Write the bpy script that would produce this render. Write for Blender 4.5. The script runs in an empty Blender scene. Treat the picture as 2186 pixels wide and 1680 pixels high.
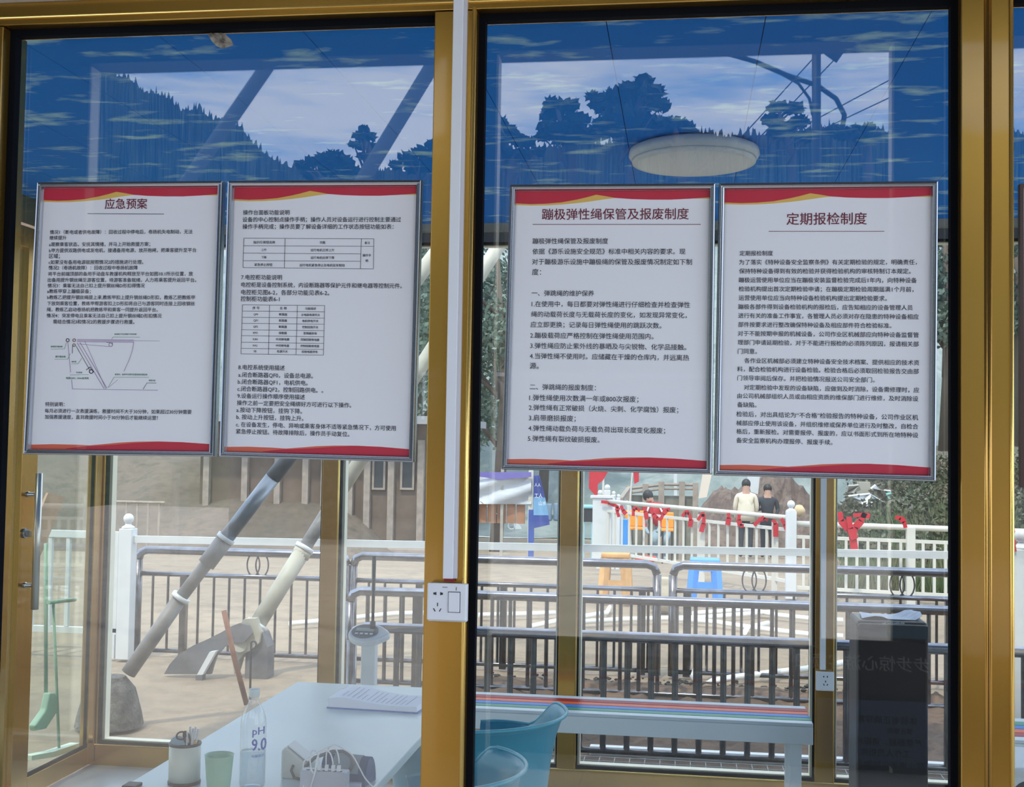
import bpy, math, random
import numpy as np
from mathutils import Vector, Matrix, noise
random.seed(7)
C = bpy.context.scene
COL = C.collection
PI = math.pi

# ------------------------------------------------------------------ camera
F, CX, CY, H = 2600., 1093., 840., 1.574
yaw, pitch, roll = math.radians(8.04), math.radians(2.5), .01615
Wv = Vector((-math.sin(yaw)*math.cos(pitch), math.cos(yaw)*math.cos(pitch), math.sin(pitch)))
_r = Vector((math.cos(yaw), math.sin(yaw), 0)); _u = _r.cross(Wv)
Rv = math.cos(roll)*_r + math.sin(roll)*_u
Uv = -math.sin(roll)*_r + math.cos(roll)*_u
cam = bpy.data.cameras.new('camera'); camo = bpy.data.objects.new('camera', cam); COL.objects.link(camo)
cam.sensor_fit = 'HORIZONTAL'; cam.sensor_width = 36; cam.lens = F/2186*36
cam.clip_start = .05; cam.clip_end = 500
m = Matrix((( Rv.x, Uv.x, -Wv.x, 0), (Rv.y, Uv.y, -Wv.y, 0), (Rv.z, Uv.z, -Wv.z, H), (0, 0, 0, 1)))
camo.matrix_world = m
C.camera = camo

# ------------------------------------------------------------------ world, sun, exposure
C.view_settings.view_transform = 'Standard'; C.view_settings.look = 'None'
C.view_settings.exposure = 0.0; C.view_settings.gamma = 1; C.view_settings.use_curve_mapping = False
SKY = 2.75
w = bpy.data.worlds.new('world'); C.world = w; w.use_nodes = True
nt = w.node_tree; nt.nodes.clear()
def N(t, ty, **k):
    n = t.nodes.new(ty)
    for a, b in k.items(): setattr(n, a, b)
    return n
tc = N(nt, 'ShaderNodeTexCoord'); sep = N(nt, 'ShaderNodeSeparateXYZ'); nt.links.new(tc.outputs['Generated'], sep.inputs[0])
mr = N(nt, 'ShaderNodeMapRange'); mr.inputs[1].default_value = 0; mr.inputs[2].default_value = .75
nt.links.new(sep.outputs[2], mr.inputs[0])
grad = N(nt, 'ShaderNodeMix', data_type='RGBA'); grad.inputs[6].default_value = (.26, .56, 1.05, 1); grad.inputs[7].default_value = (.16, .36, .80, 1)
nt.links.new(mr.outputs[0], grad.inputs[0])
mp = N(nt, 'ShaderNodeMapping'); mp.inputs['Scale'].default_value = (1.6, 1.6, 11.0); nt.links.new(tc.outputs['Generated'], mp.inputs[0])
nz = N(nt, 'ShaderNodeTexNoise'); nz.inputs['Scale'].default_value = 2.2; nz.inputs['Detail'].default_value = 6; nz.inputs['Roughness'].default_value = .62
nt.links.new(mp.outputs[0], nz.inputs['Vector'])
rp = N(nt, 'ShaderNodeValToRGB'); rp.color_ramp.elements[0].position = .36; rp.color_ramp.elements[1].position = .56
nt.links.new(nz.outputs[0], rp.inputs[0])
cl = N(nt, 'ShaderNodeMix', data_type='RGBA'); cl.inputs[7].default_value = (.98, 1.03, 1.10, 1)
nt.links.new(rp.outputs[0], cl.inputs[0]); nt.links.new(grad.outputs[2], cl.inputs[6])
bg = N(nt, 'ShaderNodeBackground'); bg.inputs[1].default_value = SKY
nt.links.new(cl.outputs[2], bg.inputs[0])
wo = N(nt, 'ShaderNodeOutputWorld'); nt.links.new(bg.outputs[0], wo.inputs[0])
sun = bpy.data.lights.new('sun', 'SUN'); sun.energy = 3.3; sun.angle = .05; sun.color = (1, .90, .74)
suno = bpy.data.objects.new('sun', sun); COL.objects.link(suno)
suno.rotation_euler = Vector((.25, .95, -1.75)).to_track_quat('-Z', 'Y').to_euler()

# ------------------------------------------------------------------ helpers
def at(px, py, Y=None, Z=None, X=None):
    """point of the place seen at photo pixel (px, py) on the plane y=Y, z=Z or x=X"""
    d = Wv*F + Rv*(px-CX) - Uv*(py-CY)
    t = Y/d.y if Y is not None else ((Z-H)/d.z if Z is not None else X/d.x)
    return Vector((d.x*t, d.y*t, H+d.z*t))
def mirr(px, py, V):
    """point whose mirror image in the front glass stands at depth V behind pixel (px, py)"""
    p = at(px, py, Y=V); return Vector((p.x, 5.3-V, p.z))

MATS = {}
def mat(name, col, rough=.5, metal=0, coat=0, spec=.5, var=0, vscale=8, bump=0, bscale=40, col2=None, trans=0, stretch=(1,1,1), coatr=.03, alpha=1):
    if name in MATS: return MATS[name]
    m = bpy.data.materials.new(name); m.use_nodes = True; t = m.node_tree
    b = t.nodes['Principled BSDF']
    b.inputs['Base Color'].default_value = (*col, 1); b.inputs['Roughness'].default_value = rough
    b.inputs['Metallic'].default_value = metal; b.inputs['Coat Weight'].default_value = coat; b.inputs['Coat Roughness'].default_value = coatr
    b.inputs['Specular IOR Level'].default_value = spec; b.inputs['Transmission Weight'].default_value = trans
    b.inputs['Alpha'].default_value = alpha
    if var or bump or col2:
        tcn = N(t, 'ShaderNodeTexCoord'); mpn = N(t, 'ShaderNodeMapping'); mpn.inputs['Scale'].default_value = stretch
        t.links.new(tcn.outputs['Object'], mpn.inputs[0])
    if var or col2:
        n = N(t, 'ShaderNodeTexNoise'); n.inputs['Scale'].default_value = vscale; n.inputs['Detail'].default_value = 5
        t.links.new(mpn.outputs[0], n.inputs['Vector'])
        c2 = col2 or tuple(c*(1-var) for c in col)
        mx = N(t, 'ShaderNodeMix', data_type='RGBA'); mx.inputs[6].default_value = (*col, 1); mx.inputs[7].default_value = (*c2, 1)
        r = N(t, 'ShaderNodeValToRGB'); r.color_ramp.elements[0].position = .38; r.color_ramp.elements[1].position = .62
        t.links.new(n.outputs[0], r.inputs[0]); t.links.new(r.outputs[0], mx.inputs[0]); t.links.new(mx.outputs[2], b.inputs['Base Color'])
    if bump:
        n2 = N(t, 'ShaderNodeTexNoise'); n2.inputs['Scale'].default_value = bscale; n2.inputs['Detail'].default_value = 4
        t.links.new(mpn.outputs[0], n2.inputs['Vector'])
        bp = N(t, 'ShaderNodeBump'); bp.inputs['Strength'].default_value = bump; bp.inputs['Distance'].default_value = .02
        t.links.new(n2.outputs[0], bp.inputs['Height']); t.links.new(bp.outputs[0], b.inputs['Normal'])
    MATS[name] = m; return m

def glassmat(name, f0=.05, tint=(.96, .985, .98), dust=.03, dcol=(.8, .78, .72)):
    m = bpy.data.materials.new(name); m.use_nodes = True; t = m.node_tree; t.nodes.clear()
    g = N(t, 'ShaderNodeNewGeometry'); dt = N(t, 'ShaderNodeVectorMath', operation='DOT_PRODUCT')
    t.links.new(g.outputs['Normal'], dt.inputs[0]); t.links.new(g.outputs['Incoming'], dt.inputs[1])
    ab = N(t, 'ShaderNodeMath', operation='ABSOLUTE'); t.links.new(dt.outputs['Value'], ab.inputs[0])
    om = N(t, 'ShaderNodeMath', operation='SUBTRACT'); om.inputs[0].default_value = 1; t.links.new(ab.outputs[0], om.inputs[1])
    pw = N(t, 'ShaderNodeMath', operation='POWER'); pw.inputs[1].default_value = 5; t.links.new(om.outputs[0], pw.inputs[0])
    ma = N(t, 'ShaderNodeMath', operation='MULTIPLY_ADD'); ma.inputs[1].default_value = 1-f0; ma.inputs[2].default_value = f0
    t.links.new(pw.outputs[0], ma.inputs[0])
    tr = N(t, 'ShaderNodeBsdfTransparent'); tr.inputs[0].default_value = (*tint, 1)
    gl = N(t, 'ShaderNodeBsdfGlossy'); gl.inputs['Roughness'].default_value = 0.0
    mx = N(t, 'ShaderNodeMixShader'); t.links.new(ma.outputs[0], mx.inputs[0]); t.links.new(tr.outputs[0], mx.inputs[1]); t.links.new(gl.outputs[0], mx.inputs[2])
    di = N(t, 'ShaderNodeBsdfDiffuse'); di.inputs[0].default_value = (*dcol, 1)
    tcn = N(t, 'ShaderNodeTexCoord'); n = N(t, 'ShaderNodeTexNoise'); n.inputs['Scale'].default_value = 2.5; n.inputs['Detail'].default_value = 6
    t.links.new(tcn.outputs['Object'], n.inputs['Vector'])
    mm = N(t, 'ShaderNodeMapRange'); mm.inputs[1].default_value = .3; mm.inputs[2].default_value = .75; mm.inputs[3].default_value = dust*.4; mm.inputs[4].default_value = dust*1.8
    t.links.new(n.outputs[0], mm.inputs[0])
    m2 = N(t, 'ShaderNodeMixShader'); t.links.new(mm.outputs[0], m2.inputs[0]); t.links.new(mx.outputs[0], m2.inputs[1]); t.links.new(di.outputs[0], m2.inputs[2])
    o = N(t, 'ShaderNodeOutputMaterial'); t.links.new(m2.outputs[0], o.inputs[0])
    return m

class MB:
    def __init__(s): s.v = []; s.f = []; s.mi = []; s.cm = 0
    def add(s, vs, fs):
        o = len(s.v); s.v += [tuple(v) for v in vs]; s.f += [tuple(i+o for i in f) for f in fs]; s.mi += [s.cm]*len(fs); return s
    def box(s, x0, x1, y0, y1, z0, z1, M=None):
        vs = [Vector((x, y, z)) for x in (x0, x1) for y in (y0, y1) for z in (z0, z1)]
        if M is not None: vs = [M @ v for v in vs]
        return s.add(vs, [(0,1,3,2), (4,6,7,5), (0,4,5,1), (2,3,7,6), (0,2,6,4), (1,5,7,3)])
    def bar(s, p, q, wd, hd, up=(0,0,1)):
        p = Vector(p); q = Vector(q); d = (q-p).normalized(); a = d.cross(Vector(up))
        if a.length < 1e-4: a = d.cross(Vector((1,0,0)))
        a.normalize(); b = a.cross(d)
        vs = [c+a*i*wd/2+b*j*hd/2 for c in (p, q) for i, j in ((-1,-1), (1,-1), (1,1), (-1,1))]
        return s.add(vs, [(0,1,2,3), (7,6,5,4), (0,4,5,1), (1,5,6,2), (2,6,7,3), (3,7,4,0)])
    def tube(s, pts, r, n=10, cap=True, closed=False):
        pts = [Vector(p) for p in pts]; k = len(pts); rs = r if isinstance(r, (list, tuple)) else [r]*k
        vs = []; fs = []; pa = None
        for i, p in enumerate(pts):
            if closed: d = pts[(i+1) % k]-pts[i-1]
            else: d = pts[min(i+1, k-1)]-pts[max(i-1, 0)]
            d.normalize()
            if pa is None:
                a = d.cross(Vector((0,0,1)));
                if a.length < 1e-3: a = d.cross(Vector((1,0,0)))
            else: a = pa - d*pa.dot(d)
            a.normalize(); pa = a; b = d.cross(a)
            for j in range(n):
                t = 2*PI*j/n; vs.append(p+(a*math.cos(t)+b*math.sin(t))*rs[i])
        for i in range(k if closed else k-1):
            for j in range(n):
                i2 = (i+1) % k
                fs.append((i*n+j, i*n+(j+1) % n, i2*n+(j+1) % n, i2*n+j))
        if cap and not closed: fs.append(tuple(range(n))[::-1]); fs.append(tuple((k-1)*n+j for j in range(n)))
        return s.add(vs, fs)
    def lathe(s, prof, c=(0,0,0), n=28, sx=1, sy=1):
        vs = []; fs = []; k = len(prof)
        for r, z in prof:
            for j in range(n):
                t = 2*PI*j/n; vs.append((c[0]+r*sx*math.cos(t), c[1]+r*sy*math.sin(t), c[2]+z))
        for i in range(k-1):
            for j in range(n): fs.append((i*n+j, i*n+(j+1) % n, (i+1)*n+(j+1) % n, (i+1)*n+j))
        fs.append(tuple(range(n))[::-1]); fs.append(tuple((k-1)*n+j for j in range(n)))
        return s.add(vs, fs)
    def sph(s, c, r, n=14, sz=1, jit=0):
        k = n//2+1; vs = []; fs = []
        for i in range(k):
            ph = PI*i/(k-1)
            for j in range(n):
                t = 2*PI*j/n; q = 1+random.uniform(-jit, jit)
                vs.append((c[0]+r*q*math.sin(ph)*math.cos(t), c[1]+r*q*math.sin(ph)*math.sin(t), c[2]+r*q*sz*math.cos(ph)))
        for i in range(k-1):
            for j in range(n): fs.append((i*n+j, (i+1)*n+j, (i+1)*n+(j+1) % n, i*n+(j+1) % n))
        return s.add(vs, fs)
    def prism(s, poly, d):
        """polygon (3D points) pushed along d"""
        d = Vector(d); n = len(poly); a = [Vector(p) for p in poly]
        fs = [tuple(range(n)), tuple(range(2*n-1, n-1, -1))]+[(i, i+n, (i+1) % n+n, (i+1) % n) for i in range(n)]
        return s.add(a+[p+d for p in a], fs)
    def ring(s, x0, x1, z0, z1, y0, y1, t, tb=None):
        tb = t if tb is None else tb
        s.box(x0, x0+t, y0, y1, z0, z1); s.box(x1-t, x1, y0, y1, z0, z1)
        s.box(x0+t, x1-t, y0, y1, z1-tb, z1); s.box(x0+t, x1-t, y0, y1, z0, z0+tb); return s
    def build(s, name, mt, parent=None, smooth=False, bevel=0):
        me = bpy.data.meshes.new(name); me.from_pydata(s.v, [], s.f); me.validate()
        ms = mt if isinstance(mt, (list, tuple)) else [mt]
        for q in ms: me.materials.append(q)
        if len(ms) > 1 and len(me.polygons) == len(s.mi):
            me.polygons.foreach_set('material_index', s.mi)
        if smooth: me.polygons.foreach_set('use_smooth', [len(p.vertices) < 6 for p in me.polygons])
        o = bpy.data.objects.new(name, me); COL.objects.link(o)
        if parent is not None:
            o.parent = parent; o.matrix_parent_inverse = Matrix.Translation(parent.location).inverted() if parent.type == 'EMPTY' and parent.get('_w') else Matrix()
        if bevel:
            b = o.modifiers.new('bevel', 'BEVEL'); b.width = bevel; b.segments = 2; b.limit_method = 'ANGLE'
        return o
def tag(o, label, cat, group=None, kind=None):
    o['label'] = label; o['category'] = cat
    if group: o['group'] = group
    if kind: o['kind'] = kind
    return o
def thing(name, label, cat, loc=(0,0,0), group=None, kind=None, rz=0):
    """Empty at the thing's base; parts are modelled in world coordinates unless rz/local is used"""
    o = bpy.data.objects.new(name, None); COL.objects.link(o); o.location = loc; o.rotation_euler = (0, 0, rz)
    o.empty_display_size = .1; o['_w'] = 1
    return tag(o, label, cat, group, kind)
def local(o): o['_w'] = 0; return o
def part_copy(src, parent, loc, name=None):
    c = src.copy(); COL.objects.link(c); c.parent = parent; c.location = loc; return c

# ------------------------------------------------------------------ materials
gold = mat('gold_anodised', (.58, .32, .06), rough=.26, metal=.93, coat=.5, coatr=.04, var=.12, vscale=3, stretch=(1, 1, .3))
gold_lip = mat('gold_polished_lip', (.95, .66, .20), rough=.22, metal=.85)
rubber = mat('black_rubber', (.004, .005, .008), rough=.8, spec=.08)
sunlit_cream = mat('sunlit_rim_cream', (.92, .84, .66), rough=.5)  # pale cream puts the sunlit look of frame edges into the colour
beam_grey = mat('grey_beam', (.42, .39, .33), rough=.6, var=.2)
white_p = mat('white_painted_metal', (.66, .68, .69), rough=.4, var=.06)
white_pl = mat('white_plastic', (.78, .80, .84), rough=.35)
steel = mat('stainless_steel', (.52, .50, .48), rough=.14, metal=1)
steel_t = mat('weathered_steel_rail', (.27, .28, .33), rough=.2, metal=1, var=.3, vscale=9)
steel_d = mat('stained_steel', (.20, .19, .20), rough=.25, metal=1, var=.4, vscale=20)
alu = mat('brushed_aluminium', (.40, .42, .46), rough=.22, metal=.95)
paper = mat('poster_paper', (.84, .84, .88), rough=.5, coat=.8, coatr=.02)
ink_r = mat('maroon_ink', (.16, .004, .03), rough=.5, coat=.8, coatr=.02)
ink = mat('dark_ink', (.012, .014, .04), rough=.5, coat=.8, coatr=.02)
ink_g = mat('green_ink', (.03, .22, .12), rough=.5, coat=.8)
ink_v = mat('violet_ink', (.35, .25, .42), rough=.5, coat=.8)
crimson = mat('crimson_print', (.55, .012, .045), rough=.5, coat=.8, coatr=.02)
orange_pr = mat('orange_red_print', (.72, .13, .07), rough=.5, coat=.8, coatr=.02)
gold_pr = mat('yellow_gold_print', (.75, .48, .10), rough=.5, coat=.8, coatr=.02)
glass_f = glassmat('front_glass', .09, tint=(.985, .995, .99), dust=.006)
glass_r = glassmat('rear_glass', .03, dust=.010, dcol=(.85, .8, .7))
glass_d = glassmat('door_glass', .06, tint=(.93, .985, .94), dust=.05)
teal = mat('teal_plastic', (.05, .30, .42), rough=.3, spec=.5)
pastel_g = mat('pale_green_plastic', (.32, .52, .40), rough=.4)
desk_m = mat('white_desk', (.60, .70, .72), rough=.32, spec=.35)
bench_w = mat('bench_white_frame', (.80, .84, .84), rough=.3)
rust = mat('rusty_steel', (.22, .09, .05), rough=.8, var=.4)
pole_m = mat('grey_pole_paint', (.27, .25, .24), rough=.5, var=.45, vscale=5, bump=.1)
pole_b = mat('cream_pole_paint', (.62, .58, .48), rough=.5, var=.25, vscale=5)
pole_k = mat('dark_sleeve', (.06, .065, .08), rough=.5)
redcloth = mat('red_ribbon', (.52, .012, .025), rough=.7)
black_g = mat('black_gloss', (.006, .007, .010), rough=.2, spec=.25)
black_m = mat('black_matte', (.03, .03, .035), rough=.5)
white_pap = mat('white_paper', (.80, .82, .90), rough=.7)
blue_m = mat('blue_plastic', (.04, .28, .80), rough=.35)
sand = mat('yellow_wood', (.70, .38, .13), rough=.6, var=.2)
pvc = mat('white_pvc', (.85, .85, .82), rough=.35)

def cloudmat():
    m = bpy.data.materials.new('sky_print_panel'); m.use_nodes = True; t = m.node_tree; b = t.nodes['Principled BSDF']
    g = N(t, 'ShaderNodeNewGeometry')
    mp = N(t, 'ShaderNodeMapping'); mp.inputs['Scale'].default_value = (4.0, 9.5, 9.5); t.links.new(g.outputs['Position'], mp.inputs[0])
    n = N(t, 'ShaderNodeTexNoise'); n.inputs['Scale'].default_value = 1.35; n.inputs['Detail'].default_value = 7; n.inputs['Roughness'].default_value = .52; n.inputs['Distortion'].default_value = .2
    t.links.new(mp.outputs[0], n.inputs['Vector'])
    r = N(t, 'ShaderNodeValToRGB'); r.color_ramp.elements[0].position = .555; r.color_ramp.elements[1].position = .70
    t.links.new(n.outputs[0], r.inputs[0])
    n2 = N(t, 'ShaderNodeTexNoise'); n2.inputs['Scale'].default_value = .9; n2.inputs['Detail'].default_value = 2; t.links.new(g.outputs['Position'], n2.inputs['Vector'])
    base = N(t, 'ShaderNodeMix', data_type='RGBA'); base.inputs[6].default_value = (.012, .20, .72, 1); base.inputs[7].default_value = (.02, .29, .88, 1)
    t.links.new(n2.outputs[0], base.inputs[0])
    mx = N(t, 'ShaderNodeMix', data_type='RGBA'); mx.inputs[7].default_value = (.50, .78, .92, 1)
    t.links.new(r.outputs[0], mx.inputs[0]); t.links.new(base.outputs[2], mx.inputs[6]); t.links.new(mx.outputs[2], b.inputs['Base Color'])
    b.inputs['Roughness'].default_value = .9; b.inputs['Specular IOR Level'].default_value = .05
    return m
cloudm = cloudmat()

# ================================================================== ROOM
RY, FY, XL, XR, ZC = 5.68, 2.65, -2.84, 3.10, 2.62   # rear / front glass planes, side walls, ceiling
MUL = [-1.663, -.520, .636, 1.79, 2.94]
# floor
fl = thing('floor', 'pale grey tiled floor of the glass booth', 'floor', (0, 4, 0), kind='structure')
tile_m = mat('grey_floor_tile', (.42, .46, .48), rough=.3, var=.15, vscale=3)
k = 0
for i in range(10):
    for j in range(6):
        x0 = XL+.0+i*.594; y0 = FY-.05+j*.524
        MB().box(x0+.002, x0+.592, y0+.002, y0+.522, -.03, 0).build('floor_tile', tile_m, fl)
MB().box(XL-.1, XR+.1, FY-.08, RY+.06, -.08, -.031).build('subfloor', mat('subfloor_dark', (.1, .1, .1)), fl)
# ceiling of sky print panels
ce = thing('ceiling', 'blue ceiling of long panels printed with small white clouds', 'ceiling', (0, 4, ZC), kind='structure')
x = -3.30+.022
while x < XR+.2:
    x1 = x+.385
    a, b2 = max(x, XL), min(x1, XR)
    if b2-a > .05:
        MB().box(a+.0012, b2-.0012, FY+.02, RY-.005, ZC, ZC+.03).build('ceiling_panel', cloudm, ce)
    x = x1
MB().box(XL-.1, XR+.1, FY-.05, RY+.12, ZC+.031, ZC+.30).build('roof_slab', mat('roof_grey', (.25, .26, .28)), ce)
cb = mat('seam_dark', (.01, .05, .14), rough=.6)
# trims at ceiling edges
t1 = MB().box(XL, XR, FY+.06, FY+.09, ZC-.03, ZC).build('trim_1', mat('white_cornice', (.60, .60, .56), rough=.5)); tag(t1, 'pale cornice strip inside the booth above the front glass', 'trim', kind='structure')
t2 = MB().box(XL, XR, RY-.08, RY-.03, ZC-.035, ZC).build('trim_2', beam_grey); tag(t2, 'beige cornice strip above the rear windows', 'trim', kind='structure')

def lip_v(mb, x, y, z0, z1): mb.tube([(x, y, z0), (x, y, z1)], .0045, 8)
# front wall
wf = thing('wall_front', 'gold aluminium framing of the front glass wall', 'wall', (0, FY, 0), kind='structure')
def fmull(x0, x1, lips, groove=None):
    y0 = FY-.055
    MB().box(x0, x1, y0, FY+.05, 0, 2.53).build('mullion', gold, wf, bevel=.002)
    if groove:
        MB().box(groove-.0012, groove+.0012, y0-.0006, y0+.001, 0, 2.53).build('groove', mat('groove_shadow', (.06, .035, .01)), wf)
        lp = MB(); lip_v(lp, groove-.004, y0+.002, 0, 2.53); lip_v(lp, groove+.004, y0+.002, 0, 2.53); lp.build('groove_bead', gold, wf, smooth=True)
    for q in lips:
        lp = MB(); lip_v(lp, q, y0-.001, 0, 2.535); lp.build('glazing_bead', gold_lip, wf, smooth=True)
fmull(-1.72, -1.573, [-1.588]); fmull(-.552, -.458, [-.4635]); fmull(.562, .664, [.661], groove=.615); fmull(1.70, 1.80, [1.796]); fmull(-2.86, -2.76, [])
MB().box(XL, XR, FY-.055, FY+.05, 2.532, 2.585).build('head_rail', gold, wf, bevel=.002)
MB().tube([(XL, FY-.057, 2.549), (XR, FY-.057, 2.549)], .0035, 8).build('glazing_bead', gold_lip, wf, smooth=True)
MB().box(XL, XR, FY-.075, FY+.05, 2.5855, 2.60).build('white_strip', mat('offwhite_strip', (.55, .53, .48)), wf)
MB().box(XL-.4, XR+.4, FY-.03, FY+.05, 2.602, 3.62).build('fascia_panel', cloudm, wf)
MB().box(XL, XR, FY-.055, FY+.05, 0, .10).build('bottom_rail', gold, wf)
def front_window(n, x0, x1, label, gl, gr):
    wn = thing('window_%d' % n, label, 'window', ((x0+x1)/2, FY, .1), kind='structure')
    MB().box(x0, x1, FY, FY+.008, .10, 2.532).build('pane', glass_f, wn)
    g = MB(); g.box(x0, x0+gl, FY-.025, FY-.001, .1, 2.532); g.box(x1-gr, x1, FY-.025, FY-.001, .1, 2.532)
    g.box(x0+gl, x1-gr, FY-.025, FY-.001, 2.516, 2.532); g.box(x0+gl, x1-gr, FY-.025, FY-.001, .1, .11)
    g.build('gasket', rubber, wn)
front_window(1, -1.573, -.552, 'left front pane carrying two framed notices', .0150, .003)
front_window(2, -.458, .562, 'right front pane carrying two framed notices', .015, .0145)
front_window(3, .664, 1.70, 'front pane beyond the wide gold post at the right edge', .003, .015)
front_window(8, -2.76, -1.72, 'front pane left of the photo frame', .003, .003)
front_window(9, 1.80, 3.0, 'front pane right of the photo frame', .003, .003)

# rear wall
wr = thing('wall_rear', 'gold aluminium framing of the rear windows', 'wall', (0, RY, 0), kind='structure')
for mx_ in MUL:
    MB().box(mx_-.042, mx_+.042, RY-.035, RY+.035, .10, 2.54).build('mullion', gold, wr, bevel=.002)
    lp = MB(); lip_v(lp, mx_+.04, RY-.037, .1, 2.54); lp.build('glazing_bead', gold_lip, wr, smooth=True)
MB().box(XL-.04, XR+.04, RY-.035, RY+.035, 0, .099).build('bottom_rail', gold, wr)
MB().tube([(XL, RY-.036, .098), (XR, RY-.036, .098)], .004, 8).build('glazing_bead', gold_lip, wr, smooth=True)
MB().box(XL-.04, XR+.04, RY-.03, RY+.035, 2.54, ZC).build('head_rail', mat('dark_grey_rail', (.10, .11, .13), rough=.5), wr)
MB().box(XL-.035, XL+.035, RY-.035, RY+.035, .10, 2.54).build('corner_post', gold, wr, bevel=.002)
xs = [XL+.035]
for q in MUL: xs += [q-.042, q+.042]
labs = ['leftmost rear window behind the desk, view onto the slanting poles', 'rear window behind the upright scale and the socket post', 'rear window behind the striped bench', 'rear window behind the black tower heater', 'rear window right of the gold post', 'rear window']
for i in range(5):
    x0, x1 = xs[2*i], xs[2*i+1]
    wn = thing('window_%d' % (i+4) if i < 4 else 'window_10', labs[i], 'window', ((x0+x1)/2, RY, .1), kind='structure')
    MB().box(x0, x1, RY, RY+.006, .1, 2.54).build('pane', glass_r, wn)
    MB().ring(x0, x1, .10, 2.54, RY-.02, RY-.001, .008, .012).build('gasket', rubber, wn)
    MB().ring(x0+.003, x1-.003, .103, 2.537, RY+.012, RY+.06, .014, .012).build('outer_bead', sunlit_cream, wn)  # outer frame flange; its bright sunlit rim is put into the pale colour

# left side wall with the door
wl = thing('wall_left', 'gold framed glass side wall left of the desk', 'wall', (XL, 4, 0), kind='structure')
MB().box(XL-.03, XL+.03, FY+.05, 4.5, 0, .10).build('bottom_rail', gold, wl)
MB().box(XL-.03, XL+.03, FY+.05, RY-.035, 2.5, ZC-.001).build('head_rail', gold, wl)
MB().box(XL-.03, XL+.03, 4.42, 4.5, .1, 2.5).build('jamb_post', gold, wl)
MB().box(XL-.003, XL+.003, FY+.05, 4.42, .1, 2.5).build('pane', glass_d, wl)
dr = thing('door_1', 'gold framed glass door with a long tubular steel pull', 'door', (XL, 5.1, 0), kind='structure')
MB().box(XL-.02, XL+.025, 4.90, 5.03, .015, 2.49).build('stile', gold, dr, bevel=.002)
MB().box(XL-.02, XL+.025, 4.51, 4.60, .015, 2.49).build('stile', gold, dr, bevel=.002)
MB().box(XL-.02, XL+.025, 5.575, 5.64, .015, 2.49).build('stile', gold, dr, bevel=.002)
MB().box(XL-.02, XL+.025, 5.03, 5.575, .015, .10).build('bottom_rail', gold, dr, bevel=.002)
MB().box(XL-.02, XL+.025, 4.60, 4.90, .015, .10).build('bottom_rail', gold, dr, bevel=.002)
MB().box(XL-.02, XL+.025, 5.03, 5.575, 2.40, 2.49).build('top_rail', gold, dr, bevel=.002)
MB().box(XL-.02, XL+.025, 4.60, 4.90, 2.40, 2.49).build('top_rail', gold, dr, bevel=.002)
MB().box(XL-.003, XL+.003, 5.03, 5.575, .1, 2.4).build('pane', glass_d, dr)
MB().box(XL-.003, XL+.003, 4.60, 4.90, .1, 2.4).build('pane', glass_d, dr)
g = MB(); g.box(XL+.004, XL+.02, 5.03, 5.575, .1, .112); g.box(XL+.004, XL+.014, 5.567, 5.575, .1, 2.4); g.build('gasket', rubber, dr)
hy = 4.955
zt, zb = at(75, 1010, X=XL+.07).z, at(75, 1300, X=XL+.07).z
hd = MB().tube([(XL+.075, hy, zb), (XL+.075, hy, zt)], .016, 16).build('pull_handle', mat('satin_steel', (.80, .74, .66), rough=.28, metal=.8), dr, smooth=True)
for zz in (at(55, 1056, X=XL+.04).z, at(55, 1250, X=XL+.04).z):
    MB().tube([(XL+.02, hy, zz), (XL+.032, hy, zz), (XL+.032, hy, zz), (XL+.07, hy, zz)], [.013, .013, .009, .009], 12).build('standoff', steel, hd, smooth=True)
zz = at(40, 1140, X=XL+.03).z
lk = MB().tube([(XL+.024, 4.94, zz), (XL+.034, 4.94, zz)], .022, 16).build('lock', alu, dr, smooth=True)
MB().box(XL+.034, XL+.055, 4.934, 4.946, zz-.016, zz+.012).build('thumb_turn', steel, lk, bevel=.002)
wrt = thing('wall_right', 'gold framed glass wall at the right end', 'wall', (XR, 4, 0), kind='structure')
MB().box(XR-.03, XR+.03, FY+.05, RY-.035, 0, .1).build('bottom_rail', gold, wrt)
MB().box(XR-.03, XR+.03, FY+.05, RY-.035, 2.5, ZC-.001).build('head_rail', gold, wrt)
for yy in (FY+.1, 4.1, RY-.07): MB().box(XR-.029, XR+.03, yy-.04, yy+.034, .101, 2.499).build('mullion', gold, wrt)
MB().box(XR-.003, XR+.003, FY+.14, RY-.1, .1, 2.5).build('pane', glass_d, wrt)

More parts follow.
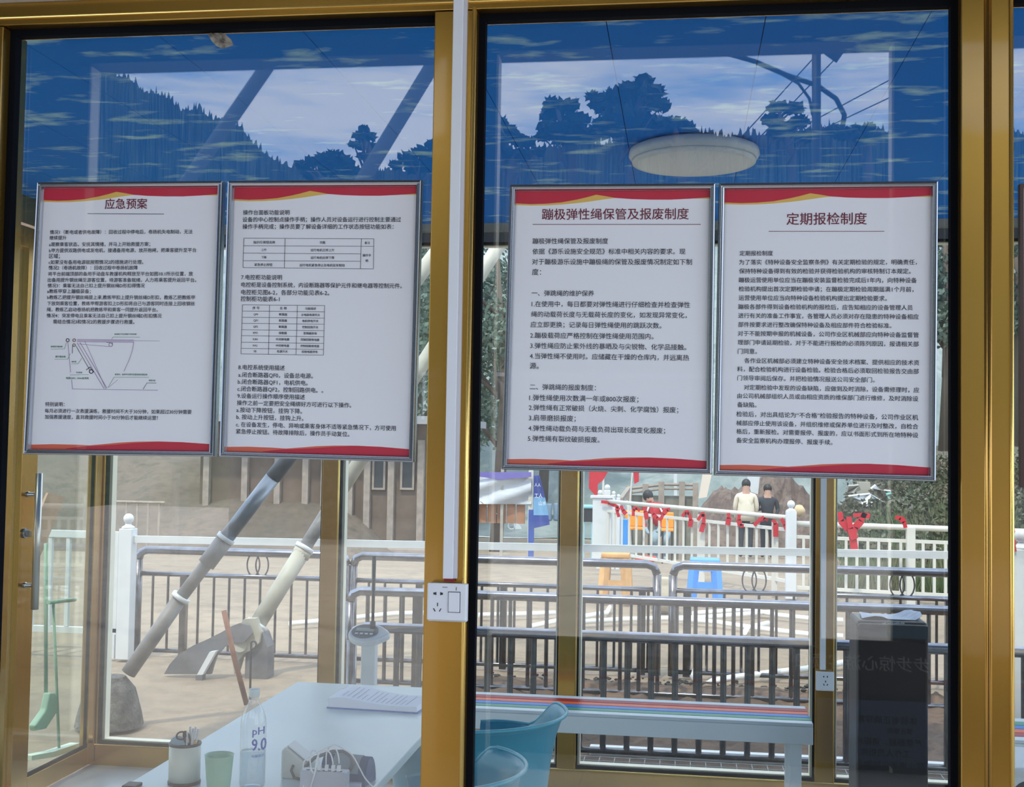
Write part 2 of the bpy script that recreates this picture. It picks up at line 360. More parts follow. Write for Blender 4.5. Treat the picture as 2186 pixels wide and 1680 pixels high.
# ---- cable trunk and sockets
def socket(px0, py0, px1, py1, Y, name_label, big=True):
    a = at(px0, py0, Y=Y); b = at(px1, py1, Y=Y); x0, x1, z1, z0 = a.x, b.x, a.z, b.z
    t = thing('wall_socket', name_label, 'socket', ((x0+x1)/2, Y, z0))
    f = Y-.028
    MB().box(x0+.001, x1-.001, f+.008, Y, z0, z1-.002).build('back_box', white_pl, t, bevel=.002)
    MB().box(x0, x1, f, f+.0078, z0+.003, z1).build('face_plate', white_pl, t, bevel=.003)
    W_, H_ = x1-x0, z1-z0
    def P(u, v): return x0+W_*u, z0+H_*(1-v)
    h = MB()
    def slot(u, v, w_, h_, ang=0):
        x, z = P(u, v); c, s_ = math.cos(ang), math.sin(ang)
        M = Matrix.Translation((x, f-.0003, z)) @ Matrix.Rotation(ang, 4, 'Y')
        h.box(-w_*W_/2, w_*W_/2, -.0004, .002, -h_*H_/2, h_*H_/2, M)
    if big:
        slot(.19, .27, .06, .055); slot(.37, .27, .06, .055); slot(.225, .27, .02, .08); slot(.345, .27, .02, .08)
        slot(.27, .55, .022, .09); slot(.19, .69, .022, .09, -.5); slot(.34, .69, .022, .09, .5)
        slot(.45, .10, .13, .012); slot(.735, .42, .02, .05); slot(.735, .30, .015, .04); slot(.735, .13, .012, .09)
        x, z = P(.55, .73); x2, z2 = P(.83, .22)
        MB().box(x, x2, f-.004, f-.0001, z, z2).build('switch', white_pl, t, bevel=.0015)
        MB().ring(x-.0012, x2+.0012, z-.0012, z2+.0012, f-.0006, f, .0012).build('switch_gap', black_m, t)
    else:
        for u in (.42, .62): slot(u, .25, .06, .09)
        slot(.52, .5, .05, .1); slot(.43, .66, .05, .1, -.5); slot(.62, .66, .05, .1, .5)
    h.build('socket_holes', black_m, t)
socket(918, 1241, 1000, 1326, FY-.058, 'white socket plate with rocker switch on the middle gold post')
socket(1741, 1431, 1779, 1474, RY-.037, 'small white socket plate on the rear gold post left of the black tower', big=False)
a, b = at(956, 840, Y=FY-.058), at(977, 840, Y=FY-.058)
zb_ = at(965, 1234, Y=FY-.058).z
tr = thing('cable_trunking', 'white cable trunking running down the middle gold post into the socket', 'trunking', (a.x, FY-.06, zb_))
MB().box(a.x-.0005, b.x-.0005, FY-.074, FY-.066, zb_, 2.62).build('cover', white_pl, tr, bevel=.001)
MB().box(a.x+.0015, b.x+.007, FY-.0658, FY-.056, zb_, 2.62).build('channel', mat('trunk_side', (.62, .60, .62)), tr)
MB().box(a.x+.002, b.x+.002, FY-.072, FY-.058, at(965, 1241, Y=FY-.058).z+.0005, zb_-.0003).build('wire_end', mat('dark_red_wire', (.25, .01, .01)), tr)
a, b = at(1751, 1200, Y=RY-.037), at(1763, 1200, Y=RY-.037); zb_ = at(1757, 1430, Y=RY-.04).z
tr = thing('cable_trunking', 'white cable trunking on the rear gold post above the small socket', 'trunking', (a.x, RY-.04, zb_))
MB().box(a.x, b.x, RY-.052, RY-.036, zb_+.002, 2.53).build('cover', white_pl, tr, bevel=.001)

# ---- ceiling lamp
lp = at(1481, 333, Z=ZC-.03)
cl_ = thing('ceiling_lamp', 'round flat white ceiling lamp, switched off, on the cloud panels', 'lamp', (lp.x, lp.y, ZC))
MB().lathe([(.20, -.001), (.222, -.012), (.225, -.03), (.215, -.045)], (lp.x, lp.y, ZC), 48).build('housing', mat('lamp_housing', (.62, .66, .70), rough=.4), cl_, smooth=True)
MB().lathe([(.214, -.0451), (.212, -.055), (.19, -.060), (.10, -.063), (.001, -.064)], (lp.x, lp.y, ZC), 48).build('diffuser', mat('opal_diffuser', (.72, .73, .74), rough=.35), cl_, smooth=True)
cl_['_w'] = 1

# ================================================================== POSTERS
def text_block(lines, name, mt, parent, conv, bold=.012):
    """lines: (string, start, end, centre) in photo pixels; conv maps them to the sheet"""
    for s_, p0, p1, yc in lines:
        MBt = MB()
        cu = bpy.data.curves.new('t', 'FONT'); cu.body = s_; cu.size = 1; cu.resolution_u = 2
        ob = bpy.data.objects.new('t', cu); COL.objects.link(ob)
        dg = bpy.context.evaluated_depsgraph_get(); me = ob.evaluated_get(dg).to_mesh()
        vs = np.array([tuple(v.co) for v in me.vertices]) if len(me.vertices) else np.zeros((0, 3))
        fs = [tuple(p.vertices) for p in me.polygons]
        ob.evaluated_get(dg).to_mesh_clear(); bpy.data.objects.remove(ob); bpy.data.curves.remove(cu)
        if not len(vs): continue
        x0, x1 = vs[:, 0].min(), vs[:, 0].max()
        out = conv(vs, x0, x1, p0, p1, yc)
        MBt.add(out, fs)
        if bold > .005:
            em = (Vector(out[int(np.argmax(vs[:, 0]))])-Vector(out[int(np.argmin(vs[:, 0]))]))/max(x1-x0, .01)
            o2 = em*bold*1.2; MBt.add([(q[0]+o2.x, q[1]+o2.y-.00015, q[2]+o2.z) for q in out], fs)
            MBt.add([(q[0]+o2.x*.5, q[1]+o2.y*.5-.0003, q[2]+o2.x*.55) for q in out], fs)
        MBt.build(name, mt, parent)
def poster(corners, label, group, blocks, rules, extra=None):
    PY = FY-.024
    q = [at(px, py, Y=PY) for px, py in corners]      # TL TR BR BL
    def P(u, v, y): # u right, v down
        t = q[0].lerp(q[1], u); b = q[3].lerp(q[2], u); p = t.lerp(b, v); return Vector((p.x, y, p.z))
    W_ = (q[1]-q[0]).length; H_ = (q[3]-q[0]).length
    c = P(.5, 1, FY-.02)
    t = thing('framed_notice', label, 'framed notice', c, group)
    yb = FY-.0015; yf = PY
    e = .0135; eu, ev = e/W_, e/H_
    ys = FY-.012
    MB().prism([P(.01, .01, ys), P(.99, .01, ys), P(.99, .99, ys), P(.01, .99, ys)], (0, yb-ys, 0)).build('sheet', paper, t)
    # mitred aluminium frame sides with stepped profile
    def side(A, B, A2, B2):
        mb = MB(); prof = [(0, yb-yf), (0, .005), (.10, .0008), (.28, 0), (.40, .0045), (.52, .005), (.66, .0008), (.84, .0015), (1, .0085)]
        def L(p, p2, f): return (p[0]+(p2[0]-p[0])*f, p[1]+(p2[1]-p[1])*f)
        vs = [P(*L(A, A2, f), yf+d_) for f, d_ in prof]+[P(*L(B, B2, f), yf+d_) for f, d_ in prof]; k_ = len(prof)
        mb.add(vs, [(i, i+1, k_+i+1, k_+i) for i in range(k_-1)])
        mb.build('frame_side', alu, t)
    I = [(eu, ev), (1-eu, ev), (1-eu, 1-ev), (eu, 1-ev)]; O = [(0, 0), (1, 0), (1, 1), (0, 1)]
    for i in range(4): side(O[i], O[(i+1) % 4], I[i], I[(i+1) % 4])
    # printed bands
    def band(name, top, bot, mt, k):
        y = ys-.0002*k; mb = MB(); n = len(top)
        U = lambda u: eu+(1-2*eu)*u; V = lambda v: ev+(1-2*ev)*v
        for i in range(n-1):
            (u0, a0), (u1, a1) = top[i], top[i+1]; b0, b1 = bot[i][1], bot[i+1][1]
            vs = [P(U(u0), V(a0), y), P(U(u1), V(a1), y), P(U(u1), V(b1), y), P(U(u0), V(b0), y)]
            mb.add(vs, [(0, 1, 2, 3)])
        mb.build(name, mt, t)
    us = [0, .08, .16, .24, .32, .37, .42, .47, .52, .6, .7, .8, .9, 1]
    g_ = [.051, .0535, .053, .050, .045, .041, .036, .031, .027, .030, .031, .030, .030, .031]
    r_ = [.045, .048, .0465, .042, .032, .024, .0145, .020, .0265, .031, .0335, .034, .031, .026]
    band('gold_band', [(u, 0) for u in us], list(zip(us, g_)), gold_pr, 1)
    band('red_band', [(u, 0) for u in us], list(zip(us, r_)), crimson, 2)
    us2 = [0, .12, .25, .33, .42, .5, .6, .72, .85, 1]
    o_ = [.985, .982, .983, .985, .979, .973, .969, .967, .969, .975]
    band('orange_band', list(zip(us2, o_)), [(u, 1) for u in us2], orange_pr, 1)
    us3 = [.2, .3, .4, .48, .58, .7, .85, 1]
    o3 = [.998, .989, .985, .981, .974, .9685, .9695, .975]
    band('crimson_band', list(zip(us3, o3)), [(u, 1) for u in us3], crimson, 2)
    sl = (q[1]+q[2]-q[0]-q[3]); sl = sl.z/sl.x
    def conv(vs, x0, x1, p0, p1, yc):
        A = at(p0, yc, Y=ys); B = at(p1, yc, Y=ys); k_ = (B.x-A.x)/(x1-x0)
        B.z = A.z
        v0 = ((q[0].z-A.z)/H_); tz = (q[1].z-q[0].z)/W_; bz = (q[2].z-q[3].z)/W_; s2 = tz+(bz-tz)*v0
        return [(A.x+(v[0]-x0)*k_, ys-.0006, A.z+(v[1]-.36)*k_+(v[0]-x0)*k_*s2) for v in vs]
    for nm, mt, bold, lines in blocks: text_block(lines, nm, mt, t, conv, bold)
    groups = {}
    for (x0, y0, x1, y1, th, mt, nm) in rules:
        A = at(x0, y0, Y=ys-.0006); B = at(x1, y1, Y=ys-.0006)
        groups.setdefault((nm, mt.name), (MB(), mt))[0].bar(A, B, .0004, th, up=(0, 0, 1) if abs(B.x-A.x) > abs(B.z-A.z) else (1, 0, 0))
    for (nm, _), (mb, mt) in groups.items():
        o_ = mb.build(nm, mt, t)
        if nm != 'title_rule': o_['kind'] = 'stuff'
    return t
CR = 'framed notices fixed to the front glass'
B1 = [('情况1（断电或者供电故障）：回收过程中停电后，卷扬机失电制动，无法',107,411,496),('继续提升',106,142,508),('a观察乘客状态，安抚其情绪，并马上开始救援方案；',105,321,522),('b甲方提供双路供电或发电机，接通备用电源，放开抱闸，把乘客提升至平台',105,419,535),('区域；',105,128,547),('c如果没有备用电源就按照情况2的措施进行处理。',104,306,560),('情况2（卷扬机故障）：回收过程中卷扬机故障',104,294,572),('将平台前端顶部的备用手动盘车救援机构释放至平台如图10.1所示位置，放',103,412,585),('出备用提升钢丝绳至游客位置，待游客准备就绪，人力将乘客提升返回平台。',102,419,598),('情况3：乘客无法自己扣上提升钢丝绳D形扣得情况',102,309,610),('a教练甲穿上蹦极装备；',101,194,622),('b教练乙把提升钢丝绳提上来,教练甲扣上提升钢丝绳D形扣，教练乙把教练甲',101,416,635),('下放到乘客位置，教练甲帮游客扣上D形扣将自己与游客同时连接上回收钢丝',101,416,648),('绳，教练乙启动卷扬机把教练甲和乘客一同提升返回平台。',100,337,661),('情况4：突发停电且乘客无法自己扣上提升钢丝绳D形扣情况',100,345,674),('需结合情况3和情况2的救援步骤进行救援。',114,287,687),('特别说明：',97,138,863),('每月必须进行一次救援演练，救援时间不大于30分钟，如果超过30分钟需要',96,409,877),('加强救援速度，直到救援时间小于30分钟后才能继续运营！',96,337,890)]
def D(cx, cy): return 40+cx/4.968, 690+cy/4.968
def rl(pts, th, mt, nm, conv=D):
    out = []
    for i in range(len(pts)-1):
        a, b = conv(*pts[i]), conv(*pts[i+1]); out.append((a[0], a[1], b[0], b[1], th, mt, nm))
    return out
def circ(cx, cy, r, th, mt, nm, n=10, conv=D): return rl([(cx+r*math.cos(2*PI*i/n), cy+r*math.sin(2*PI*i/n)) for i in range(n+1)], th, mt, nm, conv)
R1 = [(187, 456, 350, 457, .0011, ink, 'title_rule')]
nm = 'diagram_lines'
R1 += rl([(620,172),(1220,178)], .0012, ink_v, nm)+rl([(620,195),(1220,203)], .0012, ink_v, nm)+rl([(620,184),(1220,190)], .002, mat('pale_violet_ink', (.55,.42,.62), coat=.8), nm)
R1 += rl([(1225,186),(1495,188)], .0008, ink_v, nm)+rl([(1220,200),(1205,290),(1170,390),(1115,510)], .001, ink_v, nm)
R1 += rl([(570,698),(1475,710)], .001, ink_v, nm)+rl([(610,180),(700,190),(925,700)][1:], .0008, ink_v, nm)
R1 += rl([(650,205),(935,690)], .0012, ink_v, nm)+rl([(620,210),(905,695)], .0012, ink_v, nm)+rl([(610,245),(755,500)], .001, ink, nm)+rl([(640,220),(960,248)], .001, ink_v, nm)
R1 += rl([(520,200),(550,520)], .001, ink_v, nm)+rl([(572,230),(568,320)], .001, ink, nm)+rl([(560,600),(570,698)], .001, ink_v, nm)
R1 += circ(519,180,17,.0016,ink,nm)+circ(588,180,15,.0014,rust,nm)+circ(586,232,14,.0014,rust,nm)+circ(975,228,20,.0014,ink_v,nm)+circ(768,512,20,.0018,ink,nm)
R1 += rl([(930,205),(995,210),(995,235)], .001, ink_v, nm)+rl([(715,495),(755,465),(795,520)], .0014, ink, nm)+rl([(1320,700),(1360,632),(1460,634)], .0008, ink, nm)+rl([(945,685),(1010,572),(1380,574)], .0006, ink_g, nm)+rl([(1050,598),(955,680)], .0006, ink_v, nm)
R1 += rl([(340,275),(485,272),(505,205)], .0006, ink_g, nm)+rl([(380,382),(520,382),(545,320)], .0006, ink_g, nm)+rl([(985,170),(1000,146),(1285,148)], .0006, ink_g, nm)+rl([(545,548),(740,545)], .0006, ink_g, nm)+rl([(560,430),(630,430),(668,370)], .0006, ink_g, nm)
GL = [(s,)+(D(a,c)[0], D(b,c)[0], D(a,c)[1]) for s, a, b, c in [('备用提升平台位置放下时的位置',1015,1250,116),('备用提升钢丝绳',340,465,248),('提升钢丝绳',390,497,355),('操作室',562,612,408),('手动救援',608,675,523),('电源220V，50Hz备用机',503,745,582),('备用时，备用平台提升位置如放松钢丝绳',1020,1365,543),('乘客水面',1380,1450,607)]]
poster([(78,388),(475,385),(456,975),(48,970)], 'framed notice titled 应急预案 with a violet winch diagram, leftmost of the four', CR,
  [('title', ink_r, .02, [('应急预案',224,314,436)]), ('text_line', ink, .016, B1), ('text_line', ink_g, .01, GL)], R1)
B2 = [('操作台面板功能说明',519,618,454),('设备的中心控制点操作手柄；操作人员对设备运行进行控制主要通过',518,856,469),('操作手柄完成；操作员要了解设备详细的工作状态按钮功能如表：',518,840,484),('7.电控柜功能说明',515,602,592),('电控柜是设备控制系统，内设断路器等保护元件和继电器等控制元件。',515,858,608),('电控柜见图6-2，各部分功能见表6-2。',515,703,624),('控制柜功能表6-1',514,597,638),('8.电控系统使用描述',509,608,784),('a.闭合断路器QF0，设备总电源。',509,668,800),('b.闭合断路器QF1，电机供电。',508,657,815),('c.闭合断路器QF2，控制回路供电。。',507,690,830),('9.设备运行操作顺序使用描述',507,651,845),('操作之前一定要把安全绳绑好方可进行以下操作。',506,750,860),('a.按动下降按钮，挂钩下降。',505,645,875),('b. 按动上升按钮，挂钩上升。',505,648,890),('c. 在设备发生，停电、异响或乘客身体不适等紧急情况下，方可使用',504,845,906),('紧急停止按钮。待故障排除后，操作员手动复位。',504,746,921)]
def E_(cx, cy): return 470+cx/4.2, 380+cy/4.2
def cell(s, cx, cy, w_): a = E_(cx-w_/2, cy); return (s, a[0], a[0]+w_/4.2, a[1])
B2s = [cell('指示灯/按钮名称',396,577,195),cell('功能',919,579,52),cell('备注',1320,582,48),cell('上升',393,644,46),cell('运行电机正转上升',918,647,212),cell('下降',393,712,46),cell('运行电机反转下降',918,715,212),cell('紧急停止按钮',388,778,160),cell('运行电机紧急停止及电机驻车制动',915,782,405),cell('操作手',1316,694,76),cell('柄',1315,742,24)]
cols2 = [(320,567,816)]
rws = [('序 号','名 称','功能描述'),('QF0','断路器','主电路电源开关'),('QF1','断路器','电机供电开关'),('QF2','断路器','控制回路开关'),('KM1','接触器','变频器供电'),('KA1','中间继电器','控制回路继电器'),('KA2','中间继电器','控制回路继电器'),('SB','电源开关','控制电路供电')]
yr = [1137,1193,1249,1303,1360,1414,1473,1527,1577]
for i, rw in enumerate(rws):
    yc = (yr[i]+yr[i+1])/2+1; dx = -i*1.2
    for s_, c_, off in zip(rw, (322, 567, 812), (0, 2, 5)):
        w_ = 24*len(s_) if ord(s_[0]) > 255 else (24 if s_ == 'SB' else 40)
        if s_ in ('序 号', '名 称'): w_ = 62
        B2s.append(cell(s_, c_+dx, yc+off, w_))
R2 = []
tl = 'table_lines'
for (a, b) in (((212,540),(1378,545)),((208,607),(1377,613)),((206,674),(1258,680)),((205,741),(1257,747)),((205,803),(1374,815)),((212,540),(205,803)),((582,542),(576,808)),((1266,545),(1258,812)),((1378,545),(1374,815))):
    R2 += rl([a, b], .0008, ink, tl, E_)
for i, y_ in enumerate(yr):
    xl = 200-13*i/8; xr_ = 937-11*i/8; R2 += rl([(xl, y_), (xr_, y_+6+5*i/8)], .0008, ink, tl, E_)
R2 += rl([(200,1137),(187,1577)], .0008, ink, tl, E_)+rl([(443,1139),(433,1581)], .0008, ink, tl, E_)+rl([(692,1141),(680,1584)], .0008, ink, tl, E_)+rl([(937,1143),(926,1588)], .0008, ink, tl, E_)
poster([(485,385),(900,383),(883,987),(467,975)], 'framed notice with two ruled tables, beside the post with white trunking', CR,
  [('text_line', ink, .016, B2), ('text_line', ink, .008, B2s)], R2)
B3 = [('蹦极弹性绳保管及报废制度',1137,1298,515),('依据《游乐设施安全规范》标准中相关内容的要求。现',1137,1463,537),('对于蹦极游乐设施中蹦极绳的保管及报废情况制定如下制',1136,1477,559),('度：',1136,1155,581),('一、弹跳绳的维护保养',1135,1268,626),('1.在使用中，每日都要对弹性绳进行仔细检查并检查弹性',1135,1473,649),('绳的动载荷长度与无载荷长度的变化，如发现异常变化，',1134,1466,671),('应立即更换；记录每日弹性绳使用的跳跃次数。',1133,1412,693),('2.蹦极载荷应严格控制在弹性绳使用范围内。',1132,1395,716),('3.弹性绳应防止紫外线的暴晒及与尖锐物、化学品接触。',1132,1465,738),('4.当弹性绳不使用时。应储藏在干燥的仓库内，并远离热',1131,1471,760),('源。',1131,1150,781),('二、弹跳绳的报废制度：',1131,1272,826),('1.弹性绳使用次数满一年或800次报废；',1130,1363,849),('2.弹性绳有正常破损（火烧、尖刺、化学腐蚀）报废；',1129,1448,870),('3.肩带磨损报废；',1129,1229,892),('4.弹性绳动载负荷与无载负荷出现长度变化报废；',1128,1420,914),('5.弹性绳有裂纹破损报废。',1127,1280,936)]
poster([(1088,393),(1528,390),(1520,1013),(1070,1002)], 'framed notice titled 蹦极弹性绳保管及报废制度, right of the middle post', CR,
  [('title', ink_r, .012, [('蹦极弹性绳保管及报废制度',1157,1470,458)]), ('text_line', ink, .008, B3)], [(1137,479,1496,479,.0012,ink_r,'title_rule')])
B4 = [('定期报检制度',1579,1650,541),('为了落实《特种设备安全监察条例》有关定期检验的规定，明确责任，',1578,1957,560),('保持特种设备得到有效的检验并获得检验机构的审核特制订本规定。',1578,1944,579),('蹦极运营使用单位应当在蹦极安装监督检验完成后1年内，向特种设备',1577,1957,598),('检验机构提出首次定期检验申请；在蹦极定期检验周期届满1个月前，',1577,1950,617),('运营使用单位应当向特种设备检验机构提出定期检验要求。',1577,1893,636),('蹦极各部件得到设备检验机构的报检后，应告知相应的设备管理人员',1576,1948,655),('进行有关的准备工作事宜，各管理人员必须对存在隐患的特种设备相应',1576,1961,674),('部件按要求进行整改确保特种设备及相应部件符合检验标准。',1576,1903,693),('对于不能按期申报的机械设备，公司作业区机械部应向特种设备监督管',1575,1961,712),('理部门申请延期检验，对于不能进行报检的必须陈列原因，报请相关部',1575,1961,731),('门同意。',1575,1616,750),('各作业区机械部必须建立特种设备安全技术档案、提供相应的技术资',1589,1962,770),('料，配合检验机构进行设备检验。检验合格后必须取回检验报告交由部',1574,1961,788),('门领导审阅后保存。并把检验情况报送公司安全部门。',1574,1867,807),('对定期检验中发现的设备缺陷，应做到及时消除，设备需修理时，应',1588,1962,827),('由公司机械部组织人员或由相应资质的维保部门进行维修，及时消除设',1574,1960,845),('备缺陷。',1574,1615,864),('检验后，对出具结论为“不合格”检验报告的特种设备，公司作业区机',1572,1960,884),('械部应停止使用该设备，并组织维修或保养单位进行及时整改，自检合',1572,1960,903),('格后，重新报检。对需要报停、报废的，应以书面形式到所在地特种设',1572,1960,921),('备安全监察机构办理报停、报废手续。',1572,1777,940)]
poster([(1535,390),(2004,385),(1999,1028),(1524,1015)], 'framed notice titled 定期报检制度, beside the wide gold post at right', CR,
  [('title', ink_r, .012, [('定期报检制度',1679,1850,468)]), ('text_line', ink, .010, B4)], [(1641,494,1888,494,.0010,ink_r,'title_rule')])
# the next framed sheet, only its edge is in the picture
p5 = thing('framed_notice', 'dark framed sheet cut off by the right edge of the photo', 'framed notice', (.88, FY-.01, 1.52))
q0, q1 = at(2178, 392, Y=FY-.02), at(2184, 1040, Y=FY-.02)
brn = mat('dark_brown_frame', (.07, .035, .03), rough=.4)
for a_ in ((q0.x, q0.x+.007, q1.z, q0.z), (q0.x+.44, q0.x+.447, q1.z, q0.z)): MB().box(a_[0], a_[1], FY-.02, FY-.0015, a_[2], a_[3]).build('frame_side', brn, p5)
for zz in (q1.z, q0.z-.007): MB().box(q0.x+.007, q0.x+.44, FY-.02, FY-.0015, zz, zz+.007).build('frame_side', brn, p5)
MB().box(q0.x+.007, q0.x+.44, FY-.008, FY-.0015, q1.z+.007, q0.z-.007).build('sheet', paper, p5)
# dried leaf on the glass
LP = [(443,66),(452,62),(466,66),(482,74),(493,84),(497,95),(488,99),(474,103),(462,98),(452,88),(444,75)]
lfm = mat('dried_leaf', (.40, .36, .30), rough=.8, var=.6, vscale=60, bump=.5, bscale=90)
lf = MB().prism([at(a_, b_, Y=FY-.004) for a_, b_ in LP], (0, .003, 0))
lf.tube([at(444, 66, Y=FY-.005), at(470, 84, Y=FY-.007), at(496, 96, Y=FY-.005)], .0012, 6)
tag(lf.build('dried_leaf', lfm), 'pale dried leaf stuck near the top of the left front glass', 'leaf')

# ================================================================== DESK AND THINGS ON IT
TX0, TX1, TY0, TY1, TZ = -1.315, -.728, 2.74, 4.11, .75
dk = thing('desk', 'glossy white office desk standing behind the left front glass', 'desk', ((TX0+TX1)/2, 3.4, 0))
MB().box(TX0, TX1, TY0, TY1, TZ-.028, TZ).build('desktop', desk_m, dk, bevel=.004)
MB().box(TX0+.04, TX0+.06, TY0+.06, TY1-.06, TZ-.065, TZ-.0285).build('apron', desk_m, dk)
MB().box(TX1-.06, TX1-.04, TY0+.06, TY1-.06, TZ-.065, TZ-.0285).build('apron', desk_m, dk)
for xx in (TX0+.02, TX1-.06):
    for yy in (TY0+.02, TY1-.06): MB().box(xx, xx+.04, yy, yy+.04, 0, TZ-.0285).build('leg', desk_m, dk)
# pen holder
p = at(393, 1672, Z=TZ); r_ = .038; hh = .098
ph = thing('pen_holder', 'cream pen holder with black rims holding scissors and straws', 'pen holder', (p.x, p.y, TZ))
MB().lathe([(r_, 0), (r_+.001, .002), (r_+.001, .007), (r_, .0085)], p, 32).build('base_ring', black_m, ph, smooth=True)
MB().lathe([(r_-.0005, .0086), (r_-.0005, hh-.006), (r_-.003, hh-.006), (r_-.003, .012), (.001, .0118)], p, 32).build('body', mat('cream_metal', (.66, .66, .58), rough=.35), ph, smooth=True)
MB().lathe([(r_, hh-.0058), (r_+.001, hh-.003), (r_, hh), (r_-.004, hh), (r_-.004, hh-.0058)], p, 32).build('rim', black_m, ph, smooth=True)
sc = thing('scissors', 'black handled scissors in the cream pen holder', 'scissors', (p.x, p.y, TZ+.013))
def loop3(c, rx, rz, n=16, ang=0): return [Vector(c)+Vector((rx*math.cos(t)*math.cos(ang)-rz*math.sin(t)*math.sin(ang), .0, rx*math.cos(t)*math.sin(ang)+rz*math.sin(t)*math.cos(ang))) for t in [2*PI*i/n for i in range(n)]]
MB().tube(loop3((p.x-.009, p.y-.004, TZ+hh+.016), .012, .009, ang=.3), .0022, 8, closed=True).build('handle', black_m, sc, smooth=True)
MB().tube(loop3((p.x+.004, p.y, TZ+hh+.010), .007, .016, ang=.35), .0026, 8, closed=True).build('handle', black_m, sc, smooth=True)
MB().bar((p.x+.008, p.y, TZ+hh), (p.x+.0, p.y, TZ+.02), .006, .0015).build('blade', steel, sc)
tag(MB().lathe([(.001, -.001), (.018, -.001), (.018, .001), (.001, .001)], (0, 0, 0), 28).build('tape_disc', mat('blue_grey_disc', (.30, .42, .48), rough=.3)), 'blue-grey round disc leaning in the cream pen holder', 'disc')
o = COL.objects['tape_disc'] if 'tape_disc' in COL.objects else bpy.data.objects['tape_disc']
o.location = (p.x-.016, p.y-.008, TZ+hh-.002); o.rotation_euler = (1.0, .2, .3)
sw = mat('clear_wrap_straw', (.80, .80, .80), rough=.2, trans=.3)
for i in range(6):
    dx = .004+.0045*i; tag(MB().tube([(p.x+.002+dx*.5, p.y+.004*(i % 2), TZ+.014), (p.x+dx+.002, p.y+.006*(i % 3)-.003, TZ+hh+.026+.006*((i*5) % 3))], .0026, 8).build('straw', sw, None, smooth=True), 'clear wrapped straw, one of the bunch in the cream pen holder', 'straw', 'wrapped straws in the pen holder')
tag(MB().tube([(p.x+.02, p.y-.01, TZ+.014), (p.x+.028, p.y-.006, TZ+hh+.008)], .003, 8).build('pencil', sand, None, smooth=True), 'short yellow pencil in the cream pen holder', 'pencil')
# green cup
p = at(466, 1696, Z=TZ)
cp = thing('cup', 'pale green plastic cup between pen holder and bottle', 'cup', (p.x, p.y, TZ))
MB().lathe([(.022, .001), (.025, .002), (.029, .04), (.033, .090), (.0345, .0925), (.0315, .091), (.0275, .04), (.023, .006), (.001, .0055)], p, 36).build('body', pastel_g, cp, smooth=True)
# bottle
p = at(538, 1680, Z=TZ)
bt = thing('water_bottle', 'half full clear water bottle with blue pH 9.0 print', 'bottle', (p.x, p.y, TZ))
petm = glassmat('pet_plastic', .07, tint=(.97, .985, .99), dust=.03, dcol=(.9, .93, .95)); waterm = glassmat('water', .03, tint=(.86, .92, .95), dust=.05, dcol=(.8, .88, .92))
k_ = .232/.208/1000*208/208
prof = [(.022, .001), (.029, .003), (.031, .010), (.0305, .03), (.031, .05), (.0305, .11), (.0305, .150), (.029, .164), (.024, .180), (.0165, .196), (.0115, .206), (.0112, .214)]
MB().lathe(prof, p, 36).build('shell', petm, bt, smooth=True)
MB().lathe([(.02, .002), (.0275, .004), (.0292, .011), (.0288, .03), (.0292, .05), (.0288, .086), (.001, .086)], p, 36).build('water', waterm, bt, smooth=True)
MB().lathe([(.0118, .2145), (.0128, .216), (.0128, .232), (.0115, .2335), (.001, .2338)], p, 28).build('cap', mat('pale_grey_cap', (.60, .68, .70), rough=.4), bt, smooth=True)
blue_ink = mat('royal_blue_print', (.02, .07, .42), rough=.4)
_v = Vector((p.x, p.y, 0)).normalized(); _l = Vector((_v.y, -_v.x, 0)); _d = Vector((p.x, p.y, 0)).length
def cyl_conv(vs, x0, x1, p0, p1, yc):
    kx = (p1-p0)/F*_d/(x1-x0); ky = kx*KY; zc_t = at(538, yc, Y=p.y-.03).z; xs0 = (p0-538)/F*_d; out = []
    for v in vs:
        s_ = (xs0+(v[0]-x0)*kx)/.0314; s_ = max(-.99, min(.99, s_)); q_ = Vector((p.x, p.y, 0))+_l*.0314*s_-_v*.0314*math.sqrt(1-s_*s_)
        out.append((q_.x, q_.y, zc_t+(v[1]-.36)*ky))
    return out
KY = 1.0; text_block([('pH', 536, 560, 1561)], 'print', blue_ink, bt, cyl_conv, .03)
KY = 1.35; text_block([('9.0', 535, 564, 1590)], 'print', blue_ink, bt, cyl_conv, .045)
KY = 1.0; text_block([('电解质水', 536, 562, 1615)], 'print', blue_ink, bt, cyl_conv, .01)
# blood pressure monitor + cuff
p = at(632, 1661, Z=TZ)
bpm = thing('blood_pressure_monitor', 'white wedge shaped blood pressure monitor on the desk', 'monitor', (p.x, p.y, TZ))
cs = mat('offwhite_case', (.60, .63, .60), rough=.4)
sidep = [(-.036, TZ), (.036, TZ), (.036, TZ+.035), (-.024, TZ+.078), (-.036, TZ+.068)]
MB().prism([(p.x+a_, p.y-.012, b_) for a_, b_ in sidep], (0, .07, 0)).build('case', cs, bpm, bevel=.005)
MB().prism([(p.x-.022, p.y-.006, TZ+.0785), (p.x+.033, p.y-.006, TZ+.0395), (p.x+.033, p.y+.05, TZ+.0395), (p.x-.022, p.y+.05, TZ+.0785)], (.001, 0, .002)).build('top_panel', white_p, bpm)
MB().tube([(p.x-.004, p.y-.0125, TZ+.034), (p.x-.006, p.y-.022, TZ+.024), (p.x+.004, p.y-.026, TZ+.008), (p.x+.02, p.y-.022, TZ+.004)], .0035, 8).build('cord', mat('dark_cord', (.12, .11, .12)), bpm, smooth=True)
c = at(745, 1668, Z=TZ)
cu = thing('arm_cuff', 'folded blue grey arm cuff lying behind the charger box', 'cuff', (c.x, c.y, TZ))
M = Matrix.Translation((c.x, c.y+.0, TZ)) @ Matrix.Rotation(-.12, 4, 'Z')
